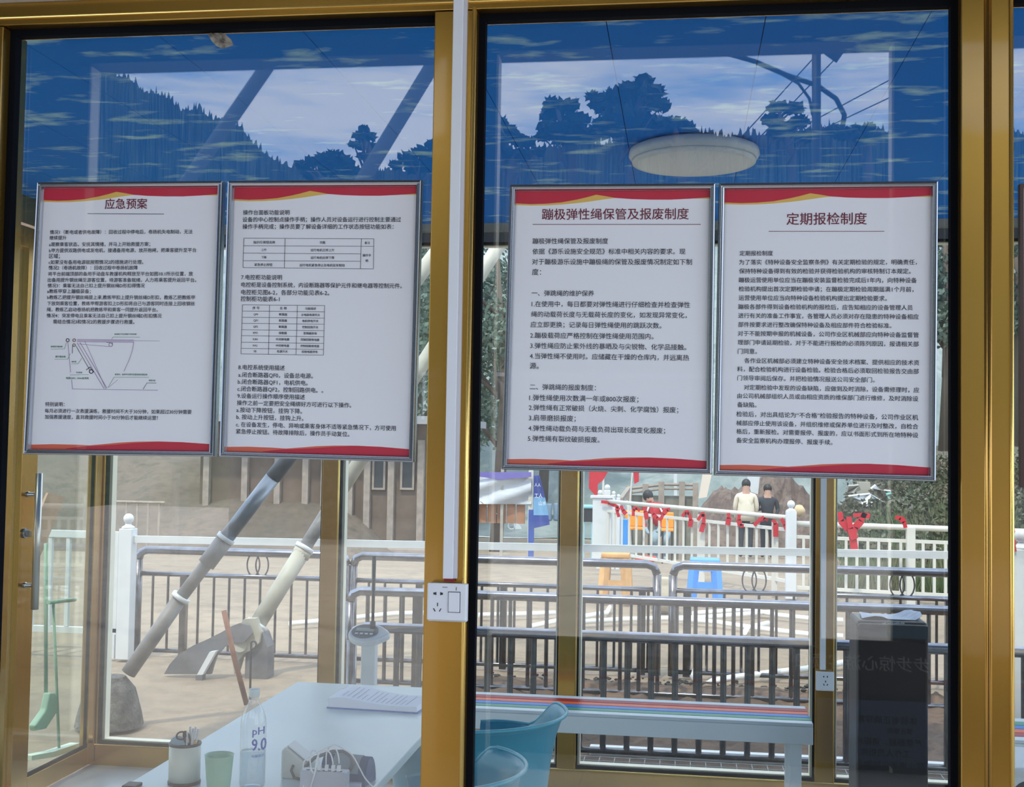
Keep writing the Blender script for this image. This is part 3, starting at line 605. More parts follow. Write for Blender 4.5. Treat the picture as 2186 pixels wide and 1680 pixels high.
navy = mat('slate_blue_fabric', (.07, .13, .24), rough=.8, var=.2, bump=.3); slate = mat('grey_blue_fabric', (.28, .35, .40), rough=.8)
rr = []
for i in range(13):
    t = PI*i/12; rr.append((.001+.0*i, .032*math.cos(t), .030*math.sin(t)))
prof_ = [(math.cos(PI*i/14)*.036, math.sin(PI*i/14)*.064) for i in range(15)]
MB().prism([M @ Vector((-.062, a_, b_)) for a_, b_ in prof_], M.to_3x3() @ Vector((.118, 0, 0))).build('wrap', navy, cu)
MB().prism([M @ Vector((-.035, a_*1.03, b_*1.03)) for a_, b_ in prof_[4:13]]+[M @ Vector((-.035, a_*.9, b_*.95)) for a_, b_ in prof_[4:13][::-1]], M.to_3x3() @ Vector((.07, 0, 0))).build('flap', slate, cu)
MB().tube([at(650, 1638, Y=c.y-.03), at(672, 1617, Y=c.y-.04), at(710, 1604, Y=c.y-.03), at(733, 1604, Y=c.y-.02), at(750, 1615, Y=c.y-.03), at(753, 1630, Y=c.y-.04), at(746, 1645, Y=c.y-.04)], .0045, 10).build('air_tube', mat('grey_rubber_tube', (.16, .17, .20), rough=.4), cu, smooth=True)
# charger box with cables
bx0, bx1 = at(640, 1660, Y=2.79).x, at(738, 1660, Y=2.79).x
cg = thing('charger_box', 'pale grey multi port charger box at the near desk edge', 'charger', ((bx0+bx1)/2, 2.80, TZ))
zt_ = at(690, 1648, Y=2.79).z
gy = mat('pale_grey_plastic', (.42, .46, .54), rough=.4)
MB().box(bx0, bx1, 2.79, 2.825, TZ, zt_).build('case', gy, cg, bevel=.002)
for i in range(7): MB().box(bx0+.012+i*.013, bx0+.02+i*.013, 2.797, 2.806, zt_, zt_+.0006).build('port', black_m, cg)
wc = mat('white_cable', (.75, .77, .80), rough=.4)
CB = [[(682,1648),(682,1632),(678,1610),(670,1601),(664,1606),(662,1625),(666,1645),(670,1652)], [(697,1648),(696,1632),(697,1608),(704,1594),(716,1590),(735,1600),(752,1612),(768,1640),(780,1662),(800,1684)], [(711,1648),(711,1632),(707,1612),(698,1602),(687,1603),(677,1618),(672,1650),(663,1682)], [(723,1648),(724,1630),(721,1608),(714,1596),(703,1594),(675,1606),(652,1622),(647,1640),(648,1684)]]
lbs = ['white cable looping back to the left from the charger box', 'white cable running off the right desk edge from the charger box', 'white cable falling in front of the charger box', 'white cable arching furthest left over the charger box']
for pts, lb in zip(CB, lbs):
    t = thing('usb_cable', lb, 'cable', at(*pts[0], Y=2.80), 'white cables plugged into the charger box')
    P3 = [at(a_, b_, Y=2.80+.004*math.sin(i*.9)-(.014 if i > 4 and b_ > 1640 else 0)) for i, (a_, b_) in enumerate(pts)]
    # smooth by catmull
    S = []
    for i in range(1, len(P3)-1):
        for tt in (0, .33, .66):
            a_, b_, c_, d_ = P3[i-1], P3[i], P3[i+1], P3[min(i+2, len(P3)-1)]
            S.append(.5*((2*b_)+(c_-a_)*tt+(2*a_-5*b_+4*c_-d_)*tt*tt+(3*b_-a_-3*c_+d_)*tt**3))
    MB().tube(S+[P3[-1]], .0017, 8).build('wire', wc, t, smooth=True)
    q_ = P3[0]; MB().box(q_.x-.004, q_.x+.004, 2.797, 2.805, zt_+.0007, zt_+.014).build('plug', wc, t, bevel=.001)
pb = at(758, 1680, Z=TZ+.002)
tag(MB().box(pb.x-.016, pb.x+.014, pb.y, pb.y+.014, TZ, TZ+.011).build('power_plug', mat('pale_blue_plug', (.5, .58, .72), rough=.4), None, bevel=.002), 'pale blue cable plug lying right of the charger box', 'plug')
pk = at(288, 1678, Z=TZ)
tag(MB().box(pk.x-.02, pk.x+.015, pk.y-.03, pk.y+.01, TZ, TZ+.008).build('phone', black_m, None, bevel=.002), 'small black slab at the near left corner of the desk', 'phone')
# papers on a blue folder
fo = [at(697, 1512, Z=TZ), at(892, 1524, Z=TZ), at(925, 1500, Z=TZ), at(735, 1484, Z=TZ)]
fd = thing('document_stack', 'stack of printed sheets on a blue folder at the far end of the desk', 'documents', (fo[0]+fo[2])/2)
MB().prism([f_+Vector((0, 0, .0005)) for f_ in fo], (0, 0, .003)).build('folder', mat('blue_folder', (.10, .20, .55), rough=.5), fd)
ctr = (fo[0]+fo[1]+fo[2]+fo[3])/4
pp = MB(); nS = 10
def sheetpt(u, v, k_):
    a_ = fo[0].lerp(fo[1], u); b_ = fo[3].lerp(fo[2], u); q_ = a_.lerp(b_, v); q_ = ctr+(q_-ctr)*.97
    return Vector((q_.x, q_.y, TZ+.004+.018*k_+.012*math.exp(-((u-.12)/.22)**2)*k_+.003*math.sin(u*6)*k_))
for i in range(nS):
    u0, u1 = i/nS, (i+1)/nS
    vs = [sheetpt(u0, 0, 0), sheetpt(u1, 0, 0), sheetpt(u1, 1, 0), sheetpt(u0, 1, 0), sheetpt(u0, 0, 1), sheetpt(u1, 0, 1), sheetpt(u1, 1, 1), sheetpt(u0, 1, 1)]
    pp.add(vs, [(4,5,6,7), (0,1,5,4), (3,7,6,2), (0,4,7,3), (1,2,6,5)])
pp.build('sheets', white_pap, fd)
pl = MB()
for i in range(14):
    u = .14+i*.055
    v0, v1 = .12, (.88 if i % 4 else .5)
    a_, b_ = sheetpt(u, v0, 1), sheetpt(u, v1, 1); a_.z += .0008; b_.z += .0008; pl.bar(a_, b_, .002, .0003)
pl.build('print_lines', mat('grey_print', (.28, .29, .40)), fd)
MB().prism([sheetpt(-.03, .75, 1), sheetpt(.03, .75, 1), sheetpt(.03, 1.02, 1), sheetpt(-.03, 1.02, 1)], (0, 0, .001)).build('clip_tag', white_p, fd)

# ================================================================== SCALE, CHAIRS, BENCHES, TOWER
sp = at(789, 1346, Y=4.62)
ws = thing('weighing_scale', 'white upright body scale with a dark oval display behind the desk', 'scale', (sp.x, 4.62, 0))
MB().box(sp.x-.028, sp.x+.028, 4.60, 4.65, .04, sp.z-.01).build('column', white_p, ws, bevel=.006)
MB().box(sp.x-.17, sp.x+.17, 4.40, 4.72, .0, .045).build('platform', white_p, ws, bevel=.01)
Mh = Matrix.Translation((sp.x, 4.58, sp.z)) @ Matrix.Rotation(.45, 4, 'X')
def disc(mb, rx, ry, z0, z1, M, pt=0):
    n = 40; a = []
    for z_ in (z0, z1):
        for i in range(n):
            t = 2*PI*i/n; k2 = 1+pt*max(0, math.cos(t))**8; a.append(M @ Vector((rx*k2*math.cos(t), ry*math.sin(t), z_)))
    mb.add(a, [tuple(range(n))[::-1], tuple(range(n, 2*n))]+[(i, (i+1) % n, (i+1) % n+n, i+n) for i in range(n)]); return mb
disc(MB(), .073, .06, -.028, .0, Mh, .22).build('head', white_p, ws, bevel=.008)
disc(MB(), .052, .045, .0002, .003, Mh @ Matrix.Translation((-.008, .003, 0))).build('display_oval', mat('dark_grey_face', (.10, .11, .12), rough=.3), ws)
MB().box(-.044, .026, .0, .022, .0032, .0045, Mh).build('screen', mat('lcd_grey', (.36, .40, .38), rough=.2), ws)
for i in range(4): MB().box(-.042+i*.019, -.030+i*.019, -.022, -.013, .0032, .0055, Mh).build('button', white_p, ws)
MB().tube([(sp.x+.017, 4.60, sp.z+.03), (sp.x+.017, 4.60, at(798, 1186, Y=4.6).z)], [.0055, .0085], 10).build('height_rod', mat('dark_green_black', (.02, .03, .03), rough=.4), ws, smooth=True)
MB().tube([(sp.x+.017, 4.60, sp.z+.012), (sp.x+.017, 4.60, sp.z+.04)], .011, 10).build('rod_collar', black_m, ws, smooth=True)

def chair(label, cx_, cy_, rz, r=.24, htop=.76):
    t = local(thing('plastic_armchair', label, 'chair', (cx_, cy_, 0), 'teal plastic tub chairs', rz=rz))
    n = 44; T0 = math.radians(128)
    vs = []; fs = []
    def rim(th):
        a = abs(th); k2 = min(1, max(0, (math.radians(80)-a)/math.radians(30)+.5)); k2 = k2*k2*(3-2*k2)
        return .655+(htop-.655)*k2-.02*max(0, (a-2.0))
    rows = [(0, 1.0), (.25, 1.02), (.55, 1.07), (.8, 1.14), (.95, 1.21), (1.0, 1.27)]
    outer = []; inner = []
    for i in range(n+1):
        th = -T0+2*T0*i/n; hz = rim(th)
        co = []; ci = []
        for f_, rf in rows:
            z_ = .43+(hz-.43)*f_; R_ = r*rf
            co.append(Vector((R_*math.cos(th)*1.0, R_*math.sin(th)*1.05, z_))); ci.append(Vector(((R_-.008)*math.cos(th), (R_-.008)*math.sin(th)*1.05, z_)))
        outer.append(co); inner.append(ci)
    mb = MB(); kk = len(rows)
    vs = [v for c_ in outer for v in c_]+[v for c_ in inner for v in c_]; o2 = (n+1)*kk
    for i in range(n):
        for j in range(kk-1):
            a = i*kk+j; fs.append((a, a+kk, a+kk+1, a+1)); fs.append((o2+a, o2+a+1, o2+a+kk+1, o2+a+kk))
        a = i*kk+kk-1; fs.append((a, a+kk, o2+a+kk, o2+a))
    for i in (0, n):
        for j in range(kk-1):
            a = i*kk+j; fs.append((a, a+1, o2+a+1, o2+a))
    mb.add(vs, fs); mb.build('backrest', teal, t, smooth=True)
    MB().tube([outer[i][-1]+Vector((0, 0, .002)) for i in range(n+1)], .006, 8).build('rolled_rim', mat('teal_rim', (.09, .40, .52), rough=.3), t, smooth=True)
    sv = [Vector(((r*1.03)*math.cos(2*PI*i/36)-(.06 if math.cos(2*PI*i/36) < 0 else 0), r*1.06*math.sin(2*PI*i/36), .415)) for i in range(36)]
    MB().prism(sv, (0, 0, .016)).build('seat', teal, t)
    MB().tube([v+Vector((0, 0, .008)) for v in sv], .009, 8, closed=True).build('seat_edge', MATS['teal_rim'], t, smooth=True)
    for a_, b_ in ((.72, .72), (.72, -.72), (-.95, .68), (-.95, -.68)):
        MB().tube([(r*a_*.9, r*b_*.95, .413), (r*a_*1.12, r*b_*1.15, 0)], [.034, .020], 12).build('leg', teal, t, smooth=True)
    return t
chair('teal plastic tub chair with back turned to the glass, further of the two', -.64, 3.78, math.radians(-32), r=.225, htop=.75)
chair('teal plastic tub chair tucked at the desk, nearest to the front glass', -.635, 3.14, math.radians(-8), r=.19, htop=.745)

def bench(label, x0, x1, y0, y1, z, cols, legs, group='white benches with coloured slats'):
    t = thing('slatted_bench', label, 'bench', ((x0+x1)/2, (y0+y1)/2, 0), group)
    MB().box(x0, x1, y0, y0+.022, z-.075, z-.004).build('apron', bench_w, t, bevel=.002)
    MB().box(x0, x1, y1-.022, y1, z-.075, z-.004).build('apron', bench_w, t, bevel=.002)
    MB().box(x0, x0+.022, y0+.023, y1-.023, z-.075, z-.004).build('end_rail', bench_w, t)
    MB().box(x1-.022, x1, y0+.023, y1-.023, z-.075, z-.004).build('end_rail', bench_w, t)
    n = len(cols); st = (y1-y0)/n
    for i, c_ in enumerate(cols):
        MB().box(x0, x1, y0+i*st+.003, y0+(i+1)*st-.003, z-.0035, z+.010).build('slat', mat(c_[0], c_[1], rough=.3, spec=.12), t, bevel=.002)
    for lx in legs:
        for yy in (y0+.023, y1-.067): MB().box(lx-.022, lx+.022, yy, yy+.044, 0, z-.005).build('leg', bench_w, t, bevel=.002)
    return t
cols = [('slat_white', (.72, .76, .78)), ('slat_green', (.06, .30, .18)), ('slat_blue', (.02, .20, .62)), ('slat_orange', (.85, .13, .04)), ('slat_red', (.42, .005, .02)), ('slat_white', (.72, .76, .78))]
bench('white bench with red, orange, blue and green slats in front of the rear window', -1.15, .535, 5.14, 5.49, .455, cols, [-1.1, .47])
bench('white bench with slats in green, blue, orange order, behind the wide gold post', 1.20, 2.9, 5.02, 5.44, .455, [cols[0], cols[4], cols[3], cols[2], cols[1], cols[0]], [1.25, 2.85])
p = at(2168, 1640, Y=4.3)
wb = thing('white_box', 'white box on the floor at the lower right corner of the photo', 'box', (p.x+.2, 4.45, 0))
MB().box(p.x-.06, p.x+.40, 4.3, 4.62, 0, p.z).build('body', white_p, wb, bevel=.01)
MB().tube([(p.x+.04, 4.299, p.z-.09), (p.x+.04, 4.30, p.z-.09)], .05, 20).build('cable_hole', black_m, wb)

# black tower
a, b = at(1833, 1326, Y=4.72), at(1983, 1326, Y=4.72)
tw = thing('tower_heater', 'tall glossy black tower unit with crumpled paper on top', 'tower unit', ((a.x+b.x)/2, 4.85, 0))
MB().box(a.x-.002, b.x+.002, 4.75, 4.97, 0.0, a.z).build('casing', mat('dark_grey_casing', (.035, .035, .04), rough=.4), tw, bevel=.012)
MB().box(a.x, b.x, 4.725, 4.7495, .03, a.z-.008).build('front_panel', black_g, tw, bevel=.01)
pz = at(1900, 1362, Y=4.72).z
MB().box(a.x+.003, b.x-.003, 4.7222, 4.7248, pz, a.z-.012).build('control_glass', mat('dark_teal_glass', (.012, .03, .045), rough=.25, spec=.3), tw)
lg = MB()
for i in range(12):
    if i == 2: continue
    q_ = at(1884+i*4, 1331, Y=4.7215); lg.box(q_.x, q_.x+.0045, 4.7216, 4.7221, q_.z-.002, q_.z+(.004 if i % 3 else .002))
lg.build('small_mark', mat('pale_mark', (.35, .42, .45)), tw)
cpz = a.z+.001; cv = []; cf = []; nx, ny = 10, 5
for j in range(ny):
    for i in range(nx):
        u, v = i/(nx-1), j/(ny-1); cv.append((a.x+.02+.22*u+.01*v, 4.78+.14*v, cpz+.003+.017*max(0, math.sin(u*7+v*2))*(.4+u)))
for j in range(ny-1):
    for i in range(nx-1): q_ = j*nx+i; cf.append((q_, q_+1, q_+nx+1, q_+nx))
cr = MB().add(cv, cf).build('crumpled_paper', white_pap); sm = cr.modifiers.new('s', 'SOLIDIFY'); sm.thickness = .001
tag(cr, 'crumpled white sheet lying on top of the black tower', 'paper')

# ================================================================== OUTSIDE BEHIND THE BOOTH
def smooth(a, b, x): t = min(1, max(0, (x-a)/(b-a))); return t*t*(3-2*t)
def terr(x, y):
    s_ = x/max(y, 1)
    z = -.072*max(0, min(y, 34)-15)
    right = smooth(.10, .16, s_)
    zr = 0
    if y > 14: zr = .055*(min(y, 30)-14)+(.9*smooth(30, 38, y))
    z = z*(1-right)+zr*right
    big = 14.5*(1-.28*smooth(.17, .23, s_))
    z += big*smooth(40, 66, y)
    if y > 36: z += .5*noise.noise(Vector((x*.25, y*.25, 0)))*smooth(36, 50, y)*3
    if s_ > .1 and y > 14: z += .18*noise.noise(Vector((x*1.2, y*1.2, 3)))*smooth(14, 16, y)
    return z-.02
def at_ground(px, py, lo=5.8, hi=70):
    prev = None
    y = lo
    while y < hi:
        p = at(px, py, Y=y)
        if p.z <= terr(p.x, y): return Vector((p.x, y, terr(p.x, y)))
        y += .05
    return at(px, py, Y=hi)
def gmat(name, colA, colB, colC, s1=.35, s2=3.0):
    m = bpy.data.materials.new(name); m.use_nodes = True; t = m.node_tree; b = t.nodes['Principled BSDF']; b.inputs['Roughness'].default_value = .9
    g = N(t, 'ShaderNodeNewGeometry'); n1 = N(t, 'ShaderNodeTexNoise'); n1.inputs['Scale'].default_value = s1; n1.inputs['Detail'].default_value = 6
    n2 = N(t, 'ShaderNodeTexNoise'); n2.inputs['Scale'].default_value = s2; n2.inputs['Detail'].default_value = 8; n2.inputs['Roughness'].default_value = .7
    t.links.new(g.outputs['Position'], n1.inputs[0]); t.links.new(g.outputs['Position'], n2.inputs[0])
    r1 = N(t, 'ShaderNodeValToRGB'); r1.color_ramp.elements[0].position = .42; r1.color_ramp.elements[1].position = .6; t.links.new(n1.outputs[0], r1.inputs[0])
    r2 = N(t, 'ShaderNodeValToRGB'); r2.color_ramp.elements[0].position = .45; r2.color_ramp.elements[1].position = .7; t.links.new(n2.outputs[0], r2.inputs[0])
    a_ = N(t, 'ShaderNodeMix', data_type='RGBA'); a_.inputs[6].default_value = (*colA, 1); a_.inputs[7].default_value = (*colB, 1); t.links.new(r1.outputs[0], a_.inputs[0])
    c_ = N(t, 'ShaderNodeMix', data_type='RGBA'); c_.inputs[7].default_value = (*colC, 1); t.links.new(r2.outputs[0], c_.inputs[0]); t.links.new(a_.outputs[2], c_.inputs[6])
    t.links.new(c_.outputs[2], b.inputs['Base Color'])
    bp = N(t, 'ShaderNodeBump'); bp.inputs['Strength'].default_value = .5; bp.inputs['Distance'].default_value = .05; t.links.new(n2.outputs[0], bp.inputs['Height']); t.links.new(bp.outputs[0], b.inputs['Normal'])
    return m
earth = gmat('pale_sandy_ground', (.31, .24, .165), (.26, .20, .14), (.19, .145, .105), .5, 4)
green = gmat('weedy_slope', (.09, .10, .06), (.15, .12, .10), (.04, .055, .03), 1.2, 4)
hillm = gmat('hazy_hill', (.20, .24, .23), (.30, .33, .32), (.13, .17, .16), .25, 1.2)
def field(name, x0, x1, nx, ys, fn, mt, parent=None):
    mb = MB(); vs = []; fs = []; ny = len(ys)
    for y in ys:
        for i in range(nx+1):
            x = x0(y)+(x1(y)-x0(y))*i/nx; vs.append((x, y, fn(x, y)))
    for j in range(ny-1):
        for i in range(nx): q_ = j*(nx+1)+i; fs.append((q_, q_+1, q_+nx+2, q_+nx+1))
    return mb.add(vs, fs).build(name, mt, parent, smooth=True)
g1 = field('ground', lambda y: -16-y*.4, lambda y: max(14, .13*y) if y < 14 else .13*y+(.0 if y > 14 else 9), 60, [2.4, 4, 5.7, 6.5, 7.5, 9, 11, 13.9]+[14+i for i in range(0, 27)], lambda x, y: terr(x, y), earth)
tag(g1, 'pale sandy ground outside behind the booth', 'ground', kind='structure')
g2 = field('grass_slope', lambda y: .10*y, lambda y: 2+y*.7, 90, [14+.45*i for i in range(58)], lambda x, y: terr(x, y)+.03, green)
tag(g2, 'weedy green slope behind the white ribbon fence', 'slope', kind='structure')
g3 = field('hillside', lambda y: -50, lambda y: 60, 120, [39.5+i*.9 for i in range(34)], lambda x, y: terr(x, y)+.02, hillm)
tag(g3, 'hazy grey green hillside rising far behind the booth', 'hill', kind='structure')
# grass tufts on the slope
mb = MB()
for i in range(5200):
    y = 13.9+8*random.random()**1.5; s_ = random.uniform(.118, .26); x = s_*y; z = terr(x, y)
    h_ = random.uniform(.12, .42); a_ = random.random()*6.28; d = Vector((math.cos(a_), math.sin(a_), 0))*.018; tip = Vector((x+random.uniform(-.12, .12), y+random.uniform(-.1, .1), z+h_))
    b0 = Vector((x, y, z)); mb.add([b0-d, b0+d, tip], [(0, 1, 2)])
mb.cm = 0
tag(mb.build('tall_grass', mat('grass_blade', (.07, .13, .04), rough=.8, col2=(.17, .16, .09), vscale=1.5)), 'tall green weeds growing behind the white ribbon fence', 'grass', kind='stuff')

# soil strip and rubble outside the rear window
mb = MB(); vs = []; fs = []; nx, ny = 110, 30
for j in range(ny+1):
    for i in range(nx+1):
        x = -1.6+6.2*i/nx; y = 5.78+2.62*j/ny
        e_ = min(1, i/4, (nx-i)/4, j/2, (ny-j)/2)
        vs.append((x, y, -.015+e_*(.02+(.05 if y > 6.6 else .0)*abs(noise.noise(Vector((x*4, y*4, 0))))+(.03 if y > 6.6 else .004)*noise.noise(Vector((x*14, y*14, 2))))))
for j in range(ny):
    for i in range(nx): q_ = j*(nx+1)+i; fs.append((q_, q_+1, q_+nx+2, q_+nx+1))
tag(mb.add(vs, fs).build('soil_bed', gmat('brown_soil', (.19, .115, .07), (.13, .08, .05), (.07, .045, .03), 2, 12), None), 'strip of dug brown soil under the two near steel railings', 'soil', kind='stuff')
mb = MB()
for i in range(420):
    x = random.uniform(-1.3, 4.4); y = random.gauss(8.32, .07); r_ = random.uniform(.006, .022)
    mb.sph((x, y, .01), r_, 6, .55, .25)
tag(mb.build('rubble', mat('dark_rubble', (.07, .065, .06), rough=.9, var=.5)), 'low ridge of dark rubble along the edge of the soil', 'rubble', kind='stuff')
# welded mesh mat
wm = thing('wire_mesh', 'white welded wire mesh lying outside under the rear window', 'wire mesh', (0, 6.0, 0))
mb = MB()
for i in range(60): mb.bar((-1.3+i*.075, 5.80, .021), (-1.3+i*.075, 6.22, .021), .0035, .0035)
for j in range(6): mb.bar((-1.3, 5.80+j*.08, .024), (3.13, 5.80+j*.08, .024), .0035, .0035)
mb.build('wires', white_p, wm)['kind'] = 'stuff'

# ---- steel railings
def railing(label, Y, z, xa, xb, sp_, rt=.019, rb=.010, posts=(), rings=(), second=None, bot=.03, square=False, group='stainless railings outside', bx=None, y2=None):
    t = thing('steel_railing', label, 'railing', ((xa+xb)/2, Y, 0), group)
    c_ = .07
    MB().tube([(xa, Y, z-c_), (xa+.02, Y, z-.02), (xa+c_, Y, z), (xb-c_, Y, z), (xb-.02, Y, z-.02), (xb, Y, z-c_)], rt, 14).build('top_rail', steel_t, t, smooth=True)
    MB().tube([(xa, Y, z-c_), (xa, Y, 0)], rt, 12).build('end_post', steel_d, t, smooth=True)
    MB().tube([(xb, Y, z-c_), (xb, Y, 0)], rt, 12).build('end_post', steel_d, t, smooth=True)
    zt_ = z
    if second: zt_ = second; MB().tube([(xa+.02, Y, zt_), (xb-.02, Y, zt_)], rt*.6, 10).build('second_rail', steel_t, t, smooth=True)
    MB().tube([(xa+.02, Y, bot), (xb-.02, Y, bot)], rt*.55, 8).build('bottom_rail', steel_d, t, smooth=True)
    b0 = None; x = xa+sp_
    while x < xb-sp_*.5:
        if b0 is None: b0 = MB().tube([(0, 0, bot), (0, 0, zt_-rt*.5)], rb, 8, cap=False).build('baluster', steel_d, t, smooth=True); b0.matrix_parent_inverse = Matrix(); b0.location = (x-t.location.x, 0, 0)
        else: part_copy(b0, t, (x-t.location.x, 0, 0))
        x += sp_
    for q_ in posts: MB().box(q_-.024, q_+.024, Y-.024, Y+.024, 0, (second or z)-.005).build('post', steel_d, t)
    for q_ in rings:
        for dx in (-.033, .033):
            zc = (z+second)/2; rr_ = (z-second)/2-.006
            MB().tube([(q_+dx+.048*math.cos(2*PI*i/20), Y, zc+rr_*math.sin(2*PI*i/20)) for i in range(20)], .006, 6, closed=True).build('ring', steel_d, t, smooth=True)
    return t
YA, YB, YC = 8.62, 7.82, 6.18
def X(px, py, Y): return at(px, py, Y=Y).x
zA = at(1500, 1208, Y=YA).z; zA2 = at(1500, 1262, Y=YA).z
RTA = .030
G = 'stainless railings outside'
railing('far steel railing from the white ball post to the second window, with one ring pair', YA, zA, X(296, 1195, YA), X(742, 1195, YA), .118, second=zA2, rt=RTA, posts=[X(392, 1300, YA)], rings=[X(550, 1218, YA)], group=G)
railing('far steel railing section behind the upright scale and the blue-roofed stall path', YA, zA, X(755, 1195, YA), X(1403, 1210, YA), .118, second=zA2, rt=RTA, posts=[X(895, 1300, YA), X(1075, 1300, YA), X(1371, 1300, YA)], rings=[X(955, 1222, YA)], group=G)
railing('far steel railing section with two ring pairs behind the right windows', YA, zA, X(1437, 1210, YA), X(2290, 1230, YA), .118, second=zA2, rt=RTA, posts=[X(1466, 1300, YA), X(2025, 1300, YA)], rings=[X(1610, 1245, YA), X(1926, 1250, YA)], group=G)
zB = at(1500, 1286, Y=YB).z; zC = at(1500, 1366, Y=YC).z
railing('middle steel railing standing at the edge of the brown soil', YB, zB, X(748, 1262, YB), X(2400, 1300, YB), .118, rt=.030, rb=.013, posts=[X(888, 1400, YB)], group=G)
railing('nearest steel railing with the thickest bars just outside the rear windows', YC, zC, X(752, 1340, YC), X(2400, 1390, YC), .1185, rt=.027, rb=.0155, bot=.06, group=G)
cb_ = MB().box(X(1263, 1598, 6.45), X(2200, 1640, 6.45), 6.30, 6.35, 0, .05).build('kerb_rail', pvc, None, bevel=.004); tag(cb_, 'low white rail on the ground behind the nearest steel railing', 'rail')
# ---- white fence with ball post
def ball_post(parent, x, y, z, w_, zb_=0):
    MB().box(x-w_/2, x+w_/2, y-w_/2, y+w_/2, zb_, z).build('post', white_p, parent, bevel=.004)
    MB().lathe([(w_*.48, 0), (w_*.48, .012), (w_*.25, .025), (w_*.18, .04)], (x, y, z), 16).build('post_cap', white_p, parent, smooth=True)
    MB().sph((x, y, z+.04+w_*.32), w_*.38, 18).build('ball', white_p, parent, smooth=True)
YW = 8.40
zt_ = at(270, 1128, Y=YW).z; zr_ = at(1100, 1164, Y=YW).z; zr1 = at(330, 1152, Y=YW).z; zr2 = at(2025, 1184, Y=YW).z
wfz = thing('white_fence', 'white post with ball and long flat white rail in front of the far steel railing', 'fence', (X(269, 1300, YW), YW, 0))
ball_post(wfz, X(269, 1300, YW), YW, zt_, .098)
MB().bar((X(286, 1150, YW), YW, zr1), (X(2163, 1180, YW), YW, zr2), .03, .05).build('top_rail', white_p, wfz)
x1_, x2_, x3_ = X(246, 1200, YW), X(146, 1200, YW), X(108, 1200, YW)
gt = thing('white_gate', 'low white gate panel seen through the side door glass', 'gate', ((x1_+x3_)/2-.2, YW, .27))
zg, zgb = at(150, 1141, Y=YW).z, at(150, 1337, Y=YW).z
MB().box(x1_-.035, x1_+.03, YW-.02, YW+.02, zgb-.03, zg-.02).build('stile', white_p, gt)
for xx in (x2_, x3_, x3_-.14, x3_-.28): MB().box(xx-.014, xx+.014, YW-.015, YW+.015, zgb, zg-.02).build('upright', white_p, gt)
MB().box(x3_-.35, x1_+.03, YW-.02, YW+.02, zg-.02, zg+.03).build('top_rail', white_p, gt)
MB().box(x3_-.35, x1_+.03, YW-.02, YW+.02, zgb-.045, zgb-.002-.03+.03).build('bottom_rail', white_p, gt)
MB().box(x1_-.02, x1_+.02, YW-.02, YW+.02, 0, zgb-.046).build('foot', white_p, gt)
YR = 7.35
rp_ = thing('white_post', 'white ball topped post right of the wide gold post', 'post', (X(2178, 1300, YR), YR, 0))
ball_post(rp_, X(2181, 1300, YR), YR, at(2181, 1172, Y=YR).z, .105)
# traffic cone
cx_ = at(2160, 1250, Y=8.12); cn = thing('traffic_cone', 'red and white traffic cone behind the right white post', 'cone', (cx_.x, 8.12, 0))
ztop = at(2155, 1118, Y=8.12).z
for i in range(6):
    z0, z1 = .04+(ztop-.04)*i/6, .04+(ztop-.04)*(i+1)/6; f0, f1 = .15*(1-i/6.6), .15*(1-(i+1)/6.6)
    MB().lathe([(f0, z0), (f1, z1-.001)], (cx_.x, 8.12, 0), 20).build('band', redcloth if i in (5, 3, 1) else white_p, cn, smooth=True)
MB().box(cx_.x-.17, cx_.x+.17, 7.97, 8.27, 0, .039).build('foot', redcloth, cn)

# ---- ribbon fence
def picket(label, pa, pb, nb, ztop, zmid, zbot, posts, group, rail_r=.026):
    pa, pb = Vector(pa), Vector(pb); t = thing('ribbon_fence', label, 'fence', (pa+pb)/2, group)
    def L(u, z): q_ = pa.lerp(pb, u); return Vector((q_.x, q_.y, q_.z+z))
    MB().tube([L(0, ztop), L(1, ztop)], rail_r, 8).build('top_rail', mat('cream_white_metal', (.64, .62, .56), rough=.4), t, smooth=True)
    MB().bar(L(0, zmid), L(1, zmid), .03, .035).build('middle_rail', MATS['cream_white_metal'], t)
    MB().bar(L(0, zbot), L(1, zbot), .03, .035).build('bottom_rail', MATS['cream_white_metal'], t)
    b0 = None
    for i in range(nb):
        q_ = L((i+.7)/nb, 0)
        if b0 is None:
            b0 = MB().box(-.014, .014, -.014, .014, zbot, zmid).build('baluster', MATS['cream_white_metal'], t); b0.matrix_parent_inverse = Matrix(); b0.location = q_-t.location
        else: part_copy(b0, t, q_-t.location)
    for u, w_, z_ in posts: q_ = L(u, 0); MB().box(q_.x-w_/2, q_.x+w_/2, q_.y-w_/2, q_.y+w_/2, q_.z, q_.z+z_).build('post', MATS['cream_white_metal'], t)
    return L
PA = at(1290, 1200, Z=0); PB = at(1688, 1262, Z=0); PA = Vector((PA.x, 16.6, 0)); PB = Vector((X(1688, 1200, 13.4), 13.4, 0)); PC = Vector((X(2250, 1200, 12.9), 12.9, 0))
GF = 'white fence sections with red ribbons'
za = at(1290, 1082, Y=16.6).z; zb2 = at(1680, 1112, Y=13.4).z; zc_ = at(2030, 1118, Y=13.05).z
L1 = picket('white fence section with many red ribbons slanting away behind the blue stool', PA, PB, 22, .86, .73, .18, [(.58, .09, .80), (.93, .06, .80)], GF)
L2 = picket('white fence section with red ribbons in front of the green weeds', PB+Vector((.056, 0, 0)), PC, 23, .80, .66, .12, [(.46, .085, .80)], GF, .03)
q_ = thing('white_pillar', 'broad white pillar at the far end of the ribbon fence', 'pillar', PA)
MB().box(PA.x-.14, PA.x+.12, PA.y-.1, PA.y+.1, 0, .90).build('shaft', white_p, q_, bevel=.01); MB().box(PA.x-.17, PA.x+.15, PA.y-.12, PA.y+.12, .9005, .93).build('cap', white_p, q_)
